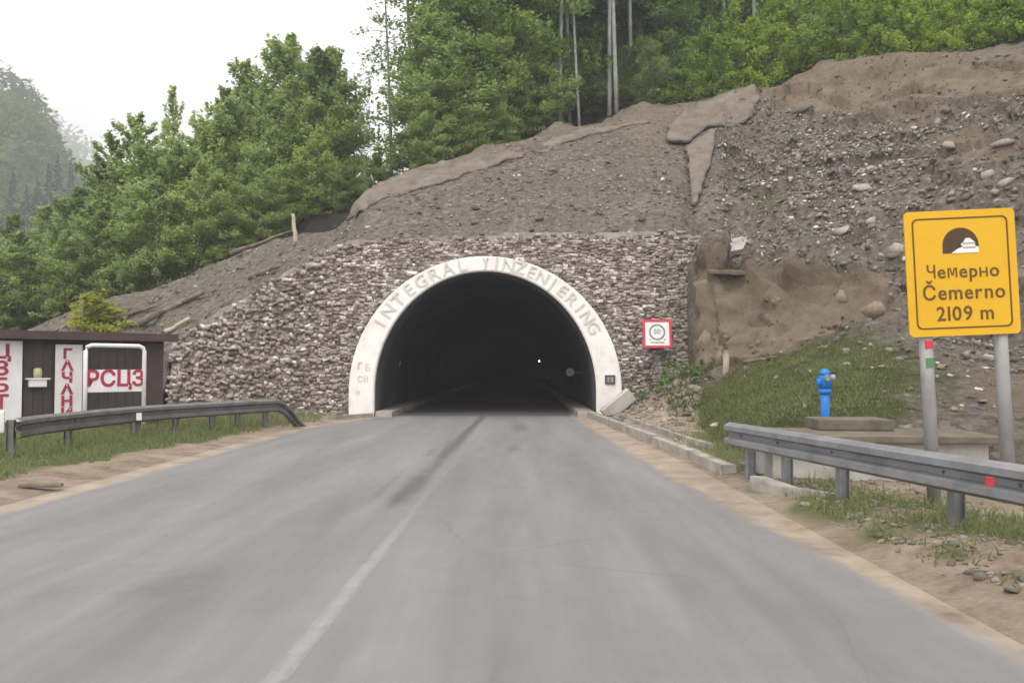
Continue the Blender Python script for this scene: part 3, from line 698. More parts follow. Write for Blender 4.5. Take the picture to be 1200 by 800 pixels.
# ------------------------------------------------------------------ tunnel
TC = -1.10; ZF = 26.45; BASE = .76
def ell(a_, b_, th): return (TC + a_ * math.cos(th), BASE + b_ * math.sin(th))
def arch(a_, b_, n=48):
    p = [(TC + a_, -0.12), (TC + a_, .3)] + [ell(a_, b_, math.pi * k / n) for k in range(n + 1)] + [(TC - a_, .3), (TC - a_, -0.12)]
    return p
OUT = (4.24, 4.22); INN = (3.45, 3.75)
tun = empty('tunnel_portal', (TC, ZF, 0), (0, 0, 0), 'white arched tunnel portal ring over the dark tunnel mouth', 'tunnel')
def ploc(x, y, z): return (x - TC, y - ZF, z)
po, pi_ = arch(*OUT), arch(*INN); n = len(po)
bm = bmesh.new(); yf, yb = ZF, ZF + 1.3
A = [[bm.verts.new(ploc(x, y, z)) for x, z in pr] for pr, y in ((po, yf + .03), (pi_, yf), (pi_, yb), (po, yb))]
for k in range(n - 1):
    for q in range(4): bm.faces.new((A[q][k], A[(q + 1) % 4][k], A[(q + 1) % 4][k + 1], A[q][k + 1]))
for k in (0, n - 1): bm.faces.new([A[q][k] for q in range(4)])
bmesh.ops.recalc_face_normals(bm, faces=bm.faces[:])
es = [e for e in bm.edges if (e.verts[0] in A[0] and e.verts[1] in A[0]) or (e.verts[0] in A[1] and e.verts[1] in A[1])]
bmesh.ops.bevel(bm, geom=es, offset=.035, segments=2, affect='EDGES')
me = bpy.data.meshes.new('ring'); bm.to_mesh(me); bm.free(); link('ring', me, 'white_concrete', tun)
# lining: bends gently to the right far inside, so the far end stays dark
LIN = (3.38, 3.68); pin = arch(*LIN, 40); bm = bmesh.new(); rings = []
secs = [ZF + .25 + 1.2 * i for i in range(20)] + [ZF + 26 + 6 * i for i in range(26)]
for y in secs:
    dx = 0 if y < 60 else ((y - 60) ** 2) * .0018
    rings.append([bm.verts.new(ploc(x + dx, y, z)) for x, z in pin])
for a_, b_ in zip(rings, rings[1:]):
    for k in range(len(pin) - 1): bm.faces.new((a_[k], a_[k + 1], b_[k + 1], b_[k]))
bm.faces.new(rings[-1])
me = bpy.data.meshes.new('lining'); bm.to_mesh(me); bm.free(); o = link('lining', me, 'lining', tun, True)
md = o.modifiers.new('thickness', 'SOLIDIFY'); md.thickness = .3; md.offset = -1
# raised walkways inside
for sx, x0, x1 in ((-1, TC - 3.36, -3.95), (1, 1.75, TC + 3.36)):
    mb = MB()
    mb.box(x0 - TC, x1 - TC, -0.25 + .0, 60, -.1, .17, .02); mb.build('walkway', 'concrete', tun)
# lettering along the ring
def ring_letters(txt, th0, th1, size):
    items = []
    am, bm_ = (OUT[0] + INN[0]) / 2, (OUT[1] + INN[1]) / 2
    # arc-length table
    ths = np.linspace(th0, th1, 400); P = np.array([ell(am, bm_, t_) for t_ in ths]); s = np.concatenate([[0], np.cumsum(np.linalg.norm(np.diff(P, axis=0), axis=1))])
    n_ = len(txt)
    for i, ch in enumerate(txt):
        if ch == ' ': continue
        k = np.interp((i + .5) / n_ * s[-1], s, ths); x, z = ell(am, bm_, k)
        nx, nz = math.cos(k) / am, math.sin(k) / bm_; an = math.atan2(nz, nx) - math.pi / 2
        mx = Matrix.Translation(ploc(x, yf + .0, z)) @ Matrix.Rotation(-an, 4, 'Y') @ UP
        items.append((text_mesh(ch, size, .012, .004), mx))
    return items
it = ring_letters('INTEGRAL', R(151), R(97.5), .56) + ring_letters('INŽENJERING', R(87.5), R(27), .54)
merge_mesh('lettering', it, 'ring_letters', tun)
# divider emblem at the crown
mb = MB(); zc = BASE + (OUT[1] + INN[1]) / 2
mb.prism([(-.07, zc + .19), (-.015, zc + .02), (-.015, zc - .18), (.035, zc - .18), (.035, zc + .02), (.09, zc + .19), (.05, zc + .19), (.01, zc + .07), (-.03, zc + .19)], -.02, .02, lambda x, y, d: (x, d, y))
mb.build('emblem', 'ring_letters', tun)
# painted scrawl low on the left leg and the plaque on the right leg
gx = -3.84
merge_mesh('marking', [(text_mesh('Г', .30, .008, .004), Matrix.Translation((gx - .05, 0.01, 1.55)) @ UP), (text_mesh('Б', .30, .008, .004), Matrix.Translation((gx + .2, 0.01, 1.5)) @ UP), (text_mesh('СВ', .26, .008, .004), Matrix.Translation((gx + .05, .01, 1.15)) @ UP), (text_mesh('о', .22, .008), Matrix.Translation((gx - .1, .01, .75)) @ UP)], 'ring_letters', tun)
mb = MB(); mb.box(3.71, 4.03, -.03, .03, 1.0, 1.28, .01); pq = mb.build('plaque', 'plaque', tun)
mb = MB()
for dx in (3.78, 3.89): mb.box(dx, dx + .07, -.034, -.02, 1.06, 1.22)
mb.build('marking', 'sign_grey', pq)
# plates and far lamp in the tunnel
for (px, py, Z, lab) in ((465, 425, 30.8, 'pale round plate on the left inner wall of the tunnel'), (668, 436, 31.0, 'pale round plate on the right inner wall of the tunnel')):
    p = at(px, py, Z); s = -1 if px < 569 else 1
    xw = TC + s * LIN[0] * math.sqrt(max(0, 1 - ((p.z - BASE) / LIN[1]) ** 2)) if p.z > BASE else TC + s * LIN[0]
    e = empty('reflector_plate', p, (0, 0, 0), lab, 'plate', 'tunnel wall plates')
    MB().tube([(0, -.01, 0), (0, .02, 0)], .15, 20).build('disc', 'grey_plate', e)
    MB().tube([(0, .03, 0), (xw - p.x, .03, 0)], .02, 8).build('bracket', 'dull_steel', e)
p = at(632, 423, 62); e = empty('tunnel_lamp', p, (0, 0, 0), 'tiny lit lamp hanging far inside the dark tunnel', 'lamp')
MB().tube([(0, 0, -.05), (0, 0, .05)], .035, 10).build('bulb', 'lamp', e); 
MB().tube([(0, 0, .05), (0, 0, BASE + 3.4 - p.z)], .012, 6).build('cable', 'dull_steel', e)

# ------------------------------------------------------------------ stone wall around the portal
def wall_pt(px_u, y_t):          # not used for layout by pixel; wall is a leaning plane
    pass
LEAN = 0.235
def wall_y(x, z):
    return 26.75 + LEAN * z - 0.06 * max(0, (-6.5 - x)) * 1.0
wallE = empty('stone_wall', (TC, 26.8, 0), (0, 0, 0), 'rough dry stone retaining wall of pale and brown stones round the portal', 'wall')
XL, XR = -10.9, 6.35
def wall_top(x):
    # top edge height follows the slope at the left, level above the portal
    px = 610 + 1000 * x / 28.2
    return hgt(px, wtop(px), 28.2)
VV, FF, TT = [], [], []; off = 0
tmpl = []
for s in range(10):
    rr = random.Random(50 + s); bm = bmesh.new(); bmesh.ops.create_cube(bm, size=1)
    bmesh.ops.bevel(bm, geom=bm.edges[:], offset=.07, segments=1, affect='EDGES')
    for v_ in bm.verts: v_.co += Vector((rr.gauss(0, .055), rr.gauss(0, .05), rr.gauss(0, .055)))
    bmesh.ops.triangulate(bm, faces=bm.faces[:]); bm.verts.index_update()
    tmpl.append((np.array([q.co[:] for q in bm.verts]), np.array([[q.index for q in f_.verts] for f_ in bm.faces]))); bm.free()
z = -.02; rr = random.Random(3)
while z < 6.0:
    rh = rr.uniform(.062, .100); x = XL - rr.random() * .2
    while x < XR:
        rough = float(sstep(-5.0, -7.5, x))          # the left wing is wilder rubble
        lw_ = rr.uniform(.075, .20) if rr.random() > .10 else rr.uniform(.19, .32)
        h_ = rh * rr.uniform(.8, 1.1) * (1 + .4 * rough * rr.random())
        xc, zc_ = x + lw_ / 2, z + rh / 2 + rr.gauss(0, .012 + .05 * rough) + .03 * math.sin(x * .8 + z)
        x += lw_ * .97
        ex = ((xc - TC) / (OUT[0] - .08)) ** 2 + ((zc_ - BASE) / (OUT[1] - .08)) ** 2
        if ex < 1 or (zc_ < BASE and abs(xc - TC) < OUT[0] - .05): continue
        if zc_ > wall_top(xc) + rr.gauss(0, .10): continue
        dp = rr.uniform(.20, .30)
        tv, tf = tmpl[rr.randrange(10)]
        rot = Matrix.Rotation(rr.gauss(0, .05 + .18 * rough), 3, 'Y') @ Matrix.Rotation(rr.gauss(0, .10), 3, 'Z') @ Matrix.Rotation(rr.gauss(0, .10) - .05, 3, 'X')
        v_ = (tv * np.array([lw_ * 1.06, dp, h_ * 1.10])) @ np.array(rot).T + np.array([xc - TC, wall_y(xc, zc_) - 26.8 + rr.gauss(0, .022 + .035 * rough), zc_])
        VV.append(v_); FF.append(tf + off); off += len(tv)
        tint = min(1, max(0, rr.betavariate(1.5, 1.7) * .92)); 
        if rr.random() < .13: tint = rr.uniform(.84, 1)
        TT.append(np.full(len(tv), tint))
    z += rh
npmesh('stones', np.concatenate(VV), np.concatenate(FF), 'wall_stone', wallE, tint=np.concatenate(TT)); print('wall stones', len(TT))
# earth backing with the arch left open
bm = bmesh.new(); xs_ = np.arange(XL - .1, XR + .11, .25); zs_ = np.arange(-.1, 6.3, .25); vm = {}
def wv(i, j):
    if (i, j) not in vm:
        x, zz = xs_[i], min(zs_[j], wall_top(xs_[i]) + .05); vm[i, j] = bm.verts.new((x - TC, wall_y(x, zz) - 26.8 + .07, zz))
    return vm[i, j]
for i in range(len(xs_) - 1):
    for j in range(len(zs_) - 1):
        xm, zm = xs_[i] + .125, zs_[j] + .125
        if ((xm - TC) / (OUT[0] - .35)) ** 2 + ((zm - BASE) / (OUT[1] - .35)) ** 2 < 1 or (zm < BASE and abs(xm - TC) < OUT[0] - .35): continue
        if zs_[j] > wall_top(xs_[i]) + .1 and zs_[j] > wall_top(xs_[i + 1]) + .1: continue
        vs = []
        for q in (wv(i, j), wv(i + 1, j), wv(i + 1, j + 1), wv(i, j + 1)):
            if q not in vs: vs.append(q)
        try: bm.faces.new(vs)
        except ValueError: pass
me = bpy.data.meshes.new('earth_backing'); bm.to_mesh(me); bm.free(); o = link('earth_backing', me, 'backing', wallE)
md = o.modifiers.new('thickness', 'SOLIDIFY'); md.thickness = .25; md.offset = 1 if False else 0

# red framed sign on the wall
p = at(770, 391, 26.62); e = empty('square_sign', p, (R(-8), 0, R(0)), 'small square red framed white sign on the stone wall', 'sign')
w = .45
mb = MB(); t_ = .075
for (a0, a1, b0, b1) in ((-w, w, w - t_, w), (-w, w, -w, -w + t_), (-w, -w + t_, -w + t_, w - t_), (w - t_, w, -w + t_, w - t_)): mb.box(a0, a1, -.04, .02, b0, b1)
mb.build('frame', 'red_paint', e)
MB().box(-w + t_, w - t_, -.02, .01, -w + t_, w - t_).build('panel', 'white_paint', e)
mb = MB(); nn_ = 36
for k in range(nn_):
    a0, a1 = 2 * math.pi * k / nn_, 2 * math.pi * (k + 1) / nn_
    mb.prism([(.2 * math.cos(a0), .05 + .2 * math.sin(a0)), (.255 * math.cos(a0), .05 + .255 * math.sin(a0)), (.255 * math.cos(a1), .05 + .255 * math.sin(a1)), (.2 * math.cos(a1), .05 + .2 * math.sin(a1))], -.03, -.021, lambda x, y, d: (x, d, y))
for (a0, a1, b0, b1) in ((-.22, .22, -.29, -.26), (-.26, -.2, -.2, -.17), (.2, .26, -.2, -.17)): mb.box(a0, a1, -.03, -.021, b0, b1)
mb.build('marking', 'sign_grey', e)
merge_mesh('lettering', [(text_mesh('50', .22, .004, .002), Matrix.Translation((0, -.026, .06)) @ UP)], 'sign_grey', e)
for sx in (-.3, .3):
    for sz in (-.3, .26): MB().box(sx - .02, sx + .02, .011, .35, sz, sz + .04).build('bracket', 'dull_steel', e)

# ------------------------------------------------------------------ kerbs and loose concrete
def kerb_line(pts, w_, h_, ln_, seed):
    rr = random.Random(seed); mb = MB(); 
    for (x0, y0), (x1, y1) in zip(pts, pts[1:]):
        d = math.hypot(x1 - x0, y1 - y0); k = max(1, round(d / ln_))
        for i in range(k):
            a0, a1 = i / k, (i + 1) / k; ang = math.atan2(y1 - y0, x1 - x0)
            mx = Matrix.Translation((x0 + (x1 - x0) * (a0 + a1) / 2, y0 + (y1 - y0) * (a0 + a1) / 2, 0)) @ Matrix.Rotation(ang + rr.gauss(0, .012), 4, 'Z') @ Matrix.Rotation(rr.gauss(0, .012), 4, 'X')
            l2 = d / k / 2 - .012
            mb.box(-l2, l2, -w_ / 2, w_ / 2, -.15, h_ + rr.gauss(0, .008), .02, mx)
    return mb.build('kerb', 'concrete')
tag(kerb_line([(2.88, 11.9), (2.82, 14), (2.52, 20), (2.15, 26.2)], .2, .14, 1.0, 1), kind='structure')
tag(kerb_line([(3.35, 15), (3.1, 20), (2.75, 26.0)], .12, .15, 1.0, 2), kind='structure')
tag(kerb_line([(-4.6, 26.2), (-5.6, 24.4)], .2, .10, 1.0, 3), kind='structure')
def loose_block(name, p, dims, rot, label, cat, mat='concrete'):
    o = MB().box(-dims[0] / 2, dims[0] / 2, -dims[1] / 2, dims[1] / 2, -dims[2] / 2, dims[2] / 2, .03).build(name, mat)
    o.location = p; o.rotation_euler = [R(a_) for a_ in rot]; return tag(o, label, cat)
loose_block('concrete_slab', at(724, 474, 25.6), (1.05, .25, .42), (8, -38, 10), 'tilted concrete slab leaning against the right foot of the portal', 'concrete slab', 'pale_concrete')
loose_block('kerb_stone', (2.98, 10.15, .07), (.22, .75, .2), (3, 4, 14), 'knocked out kerb stone lying by the end of the right guardrail', 'kerb stone')
loose_block('kerb_stone', (3.28, 9.6, .06), (.2, .5, .16), (0, 6, 25), 'short broken kerb piece in the weeds under the right guardrail', 'kerb stone')
loose_block('plank', (-5.85, 10.4, .07), (.5, .1, .05), (2, 0, 8), 'dark plank scrap lying on the left sandy road edge', 'plank', 'wood')

# concrete chamber with slab roof behind the right guardrail
e = empty('concrete_chamber', (4.75, 11.4, 0), (0, 0, R(-4)), 'low pale concrete chamber with flat slab roof behind the right guardrail', 'concrete chamber')
MB().box(-1.5, 1.15, -.55, .7, -.1, .56, .02).build('chamber_wall', 'pale_concrete', e)
MB().box(-1.7, 1.3, -.72, .85, .565, .65, .015).build('slab_roof', 'brown_concrete', e)
MB().box(-.72, .28, .2, .95, .655, .80, .02).build('hatch_slab', 'brown_concrete', e)

# hydrant
p = Vector((4.42, 12.45, .74)); e = empty('fire_hydrant', p, (0, 0, 0), 'bright blue pillar hydrant standing on the grassy mound', 'hydrant'); e.scale = (.74, .74, 1)
MB().tube([(0, 0, -.25), (0, 0, .42)], .085, 20).build('standpipe', 'blue', e, True)
MB().tube([(0, 0, .38), (0, 0, .40), (0, 0, .44), (0, 0, .46)], [.085, .125, .125, .10], 20).build('flange', 'blue', e, True)
MB().tube([(0, 0, .46), (0, 0, .62), (0, 0, .66)], [.115, .115, .10], 20).build('head', 'blue', e, True)
MB().tube([(0, 0, .66), (0, 0, .71), (0, 0, .74), (0, 0, .75)], [.11, .095, .05, .02], 20).build('cap', 'blue', e, True)
MB().tube([(.1, 0, .62), (.19, 0, .62)], .045, 14).build('outlet', 'post_steel', e)
MB().tube([(-.1, -.02, .55), (-.17, -.02, .55)], .055, 14).build('outlet', 'blue', e)
MB().tube([(0, -.1, .62), (0, -.15, .62)], .05, 14).build('outlet', 'post_steel', e)

# ------------------------------------------------------------------ yellow tunnel sign
e = empty('tunnel_sign', (4.70, 9.0, 0), (0, R(-2.2), R(-2)), 'yellow tunnel name sign reading Чемерно Čemerno 2109 m on two steel posts', 'sign')
w, z0, z1 = .565, 1.84, 3.15
def rrect(w0, h0, h1, r, n_=6):
    P = []
    for cx, cz, a0 in ((w0 - r, h1 - r, 0), (-w0 + r, h1 - r, 90), (-w0 + r, h0 + r, 180), (w0 - r, h0 + r, 270)):
        for k in range(n_ + 1): an = R(a0 + 90 * k / n_); P.append((cx + r * math.cos(an), cz + r * math.sin(an)))
    return P
OFFX = .22   # board hangs off to the left of the post pair
fx = lambda x, y, d: (x, d, y)
MB().prism(rrect(w, z0, z1, .05), -.09, -.07, fx).build('board', 'yellow', e)
mb = MB(); o1, o2 = rrect(w - .075, z0 + .075, z1 - .075, .06), rrect(w - .092, z0 + .092, z1 - .092, .05)
for k in range(len(o1)): mb.prism([o1[k], o1[(k + 1) % len(o1)], o2[(k + 1) % len(o1)], o2[k]], -.0935, -.0905, fx)
mb.build('border_line', 'sign_ink', e)
zt = z1 - .42
mb = MB(); mb.prism([(.185 * math.cos(R(a_)), zt + (.0 if a_ in (0, 180) else 0) + .185 * math.sin(R(a_)) + .05) for a_ in range(0, 181, 10)] + [(-.185, zt - .03), (.185, zt - .03)], -.0935, -.0905, fx)
sym = mb.build('tunnel_symbol', 'sign_dark', e)
mb = MB(); mb.prism([(-.10, zt - .031), (.185, zt - .031), (.18, zt + .03), (.15, zt + .035), (.14, zt + .085), (.09, zt + .125), (.05, zt + .12), (.03, zt + .085), (-.0, zt + .06), (.02, zt + .035), (-.04, zt + .01)], -.0955, -.0937, fx)
mb.build('marking', 'white_paint', sym)
mb = MB()
for zz in (.018, .062): mb.box(.02, .15, -.0975, -.0957, zt + zz, zt + zz + .012)
mb.build('marking', 'sign_grey', sym)
lines = [('Чемерно', .198, z1 - .64), ('Čemerno', .212, z1 - .86), ('2109 m', .208, z1 - 1.08)]
def drawn_glyph(ch, s_):
    """letters the font lacks in a clean form, drawn as strokes on a unit grid"""
    if ch == 'м': polys = [[(0, 0), (.09, 0), (.09, .52), (0, .52)], [(.43, 0), (.52, 0), (.52, .52), (.43, .52)], [(.091, .52), (.215, .12), (.305, .12), (.429, .52), (.35, .52), (.26, .22), (.17, .52)]]
    else: polys = [[(.36, 0), (.46, 0), (.46, .72), (.36, .72)], [(0, .72), (0, .48), (.03, .38), (.11, .31), (.22, .29), (.359, .33), (.359, .42), (.25, .38), (.17, .385), (.12, .42), (.10, .49), (.10, .72)]]
    mb = MB()
    for p_ in polys: mb.prism([(x * s_, y * s_) for x, y in p_], -.0015, .0015, lambda x, y, d: (x, y, d))
    bmesh.ops.recalc_face_normals(mb.bm, faces=mb.bm.faces[:]); bmesh.ops.triangulate(mb.bm, faces=mb.bm.faces[:])
    me = bpy.data.meshes.new('t'); mb.bm.to_mesh(me); mb.bm.free(); return me
items = []
for t_, s_, zz in lines:
    pc = []; xx = 0
    for ch in t_:                                   # letter by letter; the small en is a lowered capital
        if ch == ' ': xx += s_ * .28; continue
        k = .72 if ch == 'н' else 1.0; glyph = {'н': 'H', 'м': 'M', 'е': 'e', 'о': 'o', 'р': 'p'}.get(ch, ch)
        me = drawn_glyph(ch, s_) if ch in 'Чм' else text_mesh(glyph, s_, .0015, .0004 if glyph in 'ЧM' else .0032, 'LEFT', 'TOP_BASELINE')
        xa = min(v.co.x for v in me.vertices); xb = max(v.co.x for v in me.vertices)
        pc.append((me, xx - xa * .95 * k, k)); xx += (xb - xa) * .95 * k + s_ * .105
    for me, x_, k in pc: items.append((me, Matrix.Translation((.02 + x_ - xx / 2, -.092, zz - s_ * .33)) @ UP @ Matrix.Diagonal((.95 * k, k, 1, 1))))
merge_mesh('lettering', items, 'sign_ink', e)
for dx, lab in ((-.37, 1), (.40, 0)):
    pst = MB().tube([(dx, 0, -.2), (dx, 0, z1 - .12)], .068, 20).build('post', 'post_steel', e, True)
    MB().tube([(dx, 0, z1 - .12), (dx, 0, z1 - .1)], .07, 20).build('post_cap', 'dull_steel', pst)
    if lab:
        MB().box(dx - .035, dx + .045, -.072, -.06, 1.72, 1.80).build('sticker', 'red_paint', pst)
        MB().box(dx - .035, dx + .045, -.072, -.06, 1.52, 1.62).build('sticker', 'green_sticker', pst)
    for zz in (z0 + .2, z1 - .25): MB().box(dx - .09, dx + .09, -.068, -.03, zz, zz + .05).build('clamp', 'dull_steel', e)

# ------------------------------------------------------------------ guardrails
WPROF = [(0, .155), (-.035, .145), (-.085, .115), (-.085, .06), (-.005, .028), (-.005, -.028), (-.085, -.06), (-.085, -.115), (-.035, -.145), (0, -.155)]
def rail(name, path, ztop, posts, side, mat, label, twist_end=None):
    o0 = Vector((path[0][0], path[0][1], 0)); e = empty(name, o0, (0, 0, 0), label, 'guardrail')
    pts = []
    P = [Vector((x, y, 0)) for x, y in path]
    # resample with smoothing
    dense = []
    for i in range(len(P) - 1):
        p0, p1, p2, p3 = P[max(0, i - 1)], P[i], P[i + 1], P[min(len(P) - 1, i + 2)]
        for k in range(12):
            t = k / 12; dense.append(.5 * ((2 * p1) + (p2 - p0) * t + (2 * p0 - 5 * p1 + 4 * p2 - p3) * t * t + (3 * p1 - p0 - 3 * p2 + p3) * t ** 3))
    dense.append(P[-1])
    bm = bmesh.new(); rings = []; zs = []
    for i, p in enumerate(dense):
        d = (dense[min(i + 1, len(dense) - 1)] - dense[max(i - 1, 0)]).normalized(); nrm = Vector((d.y, -d.x, 0)) * side
        drop = 0
        if twist_end: drop = ztop * 1.0 * float(sstep(twist_end[0], twist_end[1], p.y))
        zs.append(ztop - .155 - drop)
        rings.append([bm.verts.new(p - o0 - nrm * a_ + Vector((0, 0, max(-.02, ztop - .155 + b_ - drop)))) for a_, b_ in WPROF])
    for a_, b_ in zip(rings, rings[1:]):
        for k in range(len(WPROF) - 1): bm.faces.new((a_[k], a_[k + 1], b_[k + 1], b_[k]))
    me = bpy.data.meshes.new('beam'); bm.to_mesh(me); bm.free(); o = link('beam', me, mat, e)
    md = o.modifiers.new('thickness', 'SOLIDIFY'); md.thickness = .006; md.offset = 0
    for (x, y) in posts:
        j = min(range(len(dense)), key=lambda q: (dense[q] - Vector((x, y, 0))).length); p = dense[j]
        d = (dense[min(j + 1, len(dense) - 1)] - dense[max(j - 1, 0)]).normalized(); nrm = Vector((d.y, -d.x, 0)) * side
        ang = math.atan2(d.y, d.x)
        mx = Matrix.Translation(p - o0 - nrm * .11) @ Matrix.Rotation(ang, 4, 'Z')
        mb = MB()
        mb.box(-.045, .045, -.055, -.048, -.2, ztop - .03, 0, mx); mb.box(-.045, .045, .048, .055, -.2, ztop - .03, 0, mx); mb.box(-.005, .005, -.0475, .0475, -.2, ztop - .03, 0, mx)
        ps = mb.build('post', mat, e)
        MB().tube([p - o0 - nrm * .05 + Vector((0, 0, ztop - .155)), p - o0 + nrm * .03 + Vector((0, 0, ztop - .155))], .014, 8).build('bolt', 'dull_steel', e)
    return e, dense, o0
er, dr, o0 = rail('guardrail', [(2.82, 11.55), (3.04, 10.35), (3.42, 8.35), (3.82, 6.35), (4.2, 4.3), (4.6, 1.5), (5.0, -2)], .77, [(2.86, 11.2), (3.07, 10.2), (3.28, 9.05), (3.62, 7.35), (3.80, 6.45), (4.15, 4.4), (4.45, 2.4), (4.8, 0)], 1, 'steel', 'light grey steel guardrail starting beside the road below the yellow sign')
for q in [er]:
    p = at(1163, 564, 6.62); mb = MB(); mb.box(-.012, .012, -.035, .035, -.035, .035, .004); rf = mb.build('reflector', 'red_paint', er); rf.location = p - o0 + Vector((-.02, 0, 0)); rf.rotation_euler = (0, 0, R(11))
el, dl, o1 = rail('guardrail', [(-7.55, 12.7), (-7.66, 14.0), (-7.48, 16.7), (-6.75, 18.9), (-6.05, 20.5), (-5.75, 21.4), (-5.5, 22.3)], .75, [(-7.57, 12.85), (-7.62, 14.6), (-7.5, 16.7), (-7.15, 17.9), (-6.75, 18.9), (-6.4, 19.7), (-6.05, 20.5)], 1, 'dull_steel', 'dull dark guardrail along the left verge dipping to the ground before the tunnel', (20.7, 22.2))
p = at(163, 488, 16.4); rf = MB().box(-.05, .05, -.012, .012, -.07, .07, .004).build('reflector', 'white_paint', el); rf.location = p - o1

# ------------------------------------------------------------------ dark hut with painted boards on the left
A0, A1 = Vector((-11.6, 17.6, 0)), Vector((-8.55, 20.3, 0))
ang = math.atan2(A1.y - A0.y, A1.x - A0.x); LEN = (A1 - A0).length
e = empty('wooden_hut', A0, (0, 0, ang), 'low dark brown wooden hut behind the left guardrail', 'hut')
HT = 2.18
mb = MB(); k = 0; x = 0
while x < LEN - .01:
    w = min(.19, LEN - x); mb.box(x + .003, x + w - .003, 0, .04 + .008 * (k % 2), -.1, HT); x += w; k += 1
mb.build('front_wall', 'hut_board', e)
MB().box(.05, LEN - .05, .06, 2.4, -.1, HT - .02).build('body', 'hut_board', e)
MB().box(LEN - .42, LEN + .012, -.035, -.004, -.1, HT - .02).build('corner_board', 'hut_trim', e)
mb = MB(); mb.box(-.3, LEN + .25, -.32, 2.7, HT, HT + .10, .01); rf = mb.build('roof', 'roof', e)
MB().box(-.3, LEN + .25, -.36, -.325, HT - .06, HT + .12).build('eave_board', 'hut_trim', rf)
hutM = e.matrix_basis.copy() if False else (Matrix.Translation(A0) @ Matrix.Rotation(ang, 4, 'Z'))
def hut_x(px):     # distance along the hut front seen at image column px
    k = (px - 610) / 1000; c, s = math.cos(ang), math.sin(ang)
    return (k * A0.y - A0.x) / (c - k * s)
def board(name, px0, px1, y0, y1, letters, lab, size, step, zfirst):
    x0, x1 = hut_x(px0), hut_x(px1); xm = (x0 + x1) / 2; P = hutM @ Vector((xm, -.05, 0))
    b_ = empty(name, P, (0, 0, ang), lab, 'sign', 'white boards with red letters')
    w2 = (x1 - x0) / 2
    MB().box(-w2, w2, -.03, .0, y0, y1, .005).build('panel', 'white_paint', b_)
    items = []
    for i, ch in enumerate(letters):
        items.append((text_mesh(ch, size, .004, .012), Matrix.Translation((-.12 * w2, -.035, zfirst - i * step)) @ UP @ Matrix.Diagonal((1.15, 1, 1, 1))))
    merge_mesh('lettering', items, 'dull_red', b_)
board('painted_board', -22, 22, .35, 2.08, 'ЦЗБТ', 'tall white board with large red Cyrillic letters ЦЗБТ at the left frame edge', .40, .355, 1.83)
board('painted_board', 61, 93, .2, 2.02, 'ГАЧАНИ', 'narrow white board with a column of red Cyrillic letters ГАЧАНИ on the hut', .30, .262, 1.80)
x = hut_x(40); P = hutM @ Vector((x, -.02, 1.25)); b_ = empty('wall_lamp', P, (0, 0, ang), 'small white box with beige cap on the dark hut wall between the two boards', 'lamp')
MB().box(-.17, .17, -.16, 0, -.16, -.0, .015).build('box', 'white_paint', b_)
MB().box(-.23, .23, -.19, 0, .0, .03, .005).build('shelf', 'white_paint', b_)
MB().tube([(0, -.09, .03), (0, -.09, .12), (0, -.09, .22), (0, -.09, .25)], [.07, .09, .08, .04], 14).build('cap', 'beige', b_, True)
# tubular frame with the РСЦЗ board
Zf = 18.3; pl_, pr_ = at(100, 431, Zf - .45), at(169, 431, Zf + .45); v_ = pr_ - pl_; fl = Vector((v_.x, v_.y, 0)).length
fe = empty('sign_frame', (pl_.x, pl_.y, 0), (0, 0, math.atan2(v_.y, v_.x)), 'white tube frame holding a board with red letters РСЦЗ before the hut', 'sign')
zt = hgt(135, 405, Zf)
MB().tube([(0, 0, -.1), (0, 0, zt - .12), (.03, 0, zt - .04), (.12, 0, zt), (fl - .12, 0, zt), (fl - .03, 0, zt - .04), (fl, 0, zt - .12), (fl, 0, -.1)], .045, 12).build('tube_frame', 'white_paint', fe, True)
zb0, zb1 = hgt(135, 459, Zf), hgt(135, 433, Zf)
MB().box(.045, fl - .045, -.015, .015, zb0, zb1, .004).build('panel', 'white_paint', fe)
merge_mesh('lettering', [(text_mesh('РСЦЗ', .47, .004, .012), Matrix.Translation((fl / 2, -.02, (zb0 + zb1) / 2 + .03)) @ UP @ Matrix.Diagonal((.98, 1, 1, 1)))], 'dull_red', fe)
o = loose_block('painted_block', at(-6, 494, 14.0) + Vector((-.05, 0, 0)), (.36, .3, .36), (0, 0, 30), 'white painted block behind the left guardrail at the frame edge', 'block', 'white_paint')

# ------------------------------------------------------------------ logs, snag
def log(p0, p1, r0, r1, label, mat='wood', bend=.025, name='log'):
    pts = []; rr = random.Random(label); n_ = 7
    for k in range(n_):
        t = k / (n_ - 1); q = Vector(p0).lerp(Vector(p1), t); pts.append(q + Vector((rr.gauss(0, bend), rr.gauss(0, bend), rr.gauss(0, bend))) * (0 if k in (0, n_ - 1) else 1))
    o = MB().tube([q - pts[0] for q in pts], [r0 + (r1 - r0) * k / (n_ - 1) for k in range(n_)], 9).build(name, mat, None, True); o.location = pts[0]
    return tag(o, label, name if name != 'root' else 'root')
def hl(px, py, up=.08): p, n_ = on_hill(px, py); return p + n_ * up
log(hl(162, 384, .15), hl(242, 347, .2), .14, .09, 'long weathered log lying down the debris above the hut roof')
log(hl(196, 392, .12), hl(226, 375, .12), .09, .07, 'short pale log just below the long log above the hut', 'pale_wood')
log(hl(292, 328, .12), hl(328, 316, .14), .12, .09, 'short thick log lying alone across the upper left debris', 'wood')
log(hl(272, 300, .15), hl(345, 272, .2), .10, .05, 'thin fallen trunk at the foot of the left trees', 'wood')
log(hl(150, 372, .1), hl(185, 360, .1), .07, .05, 'thin stick beside the upper end of the long log', 'wood')
p = hl(345, 284, -.1); log(p, p + Vector((-.15, .1, 1.25)), .10, .07, 'bare broken snag standing upright at the edge of the left trees', 'pale_wood', .03, 'snag')
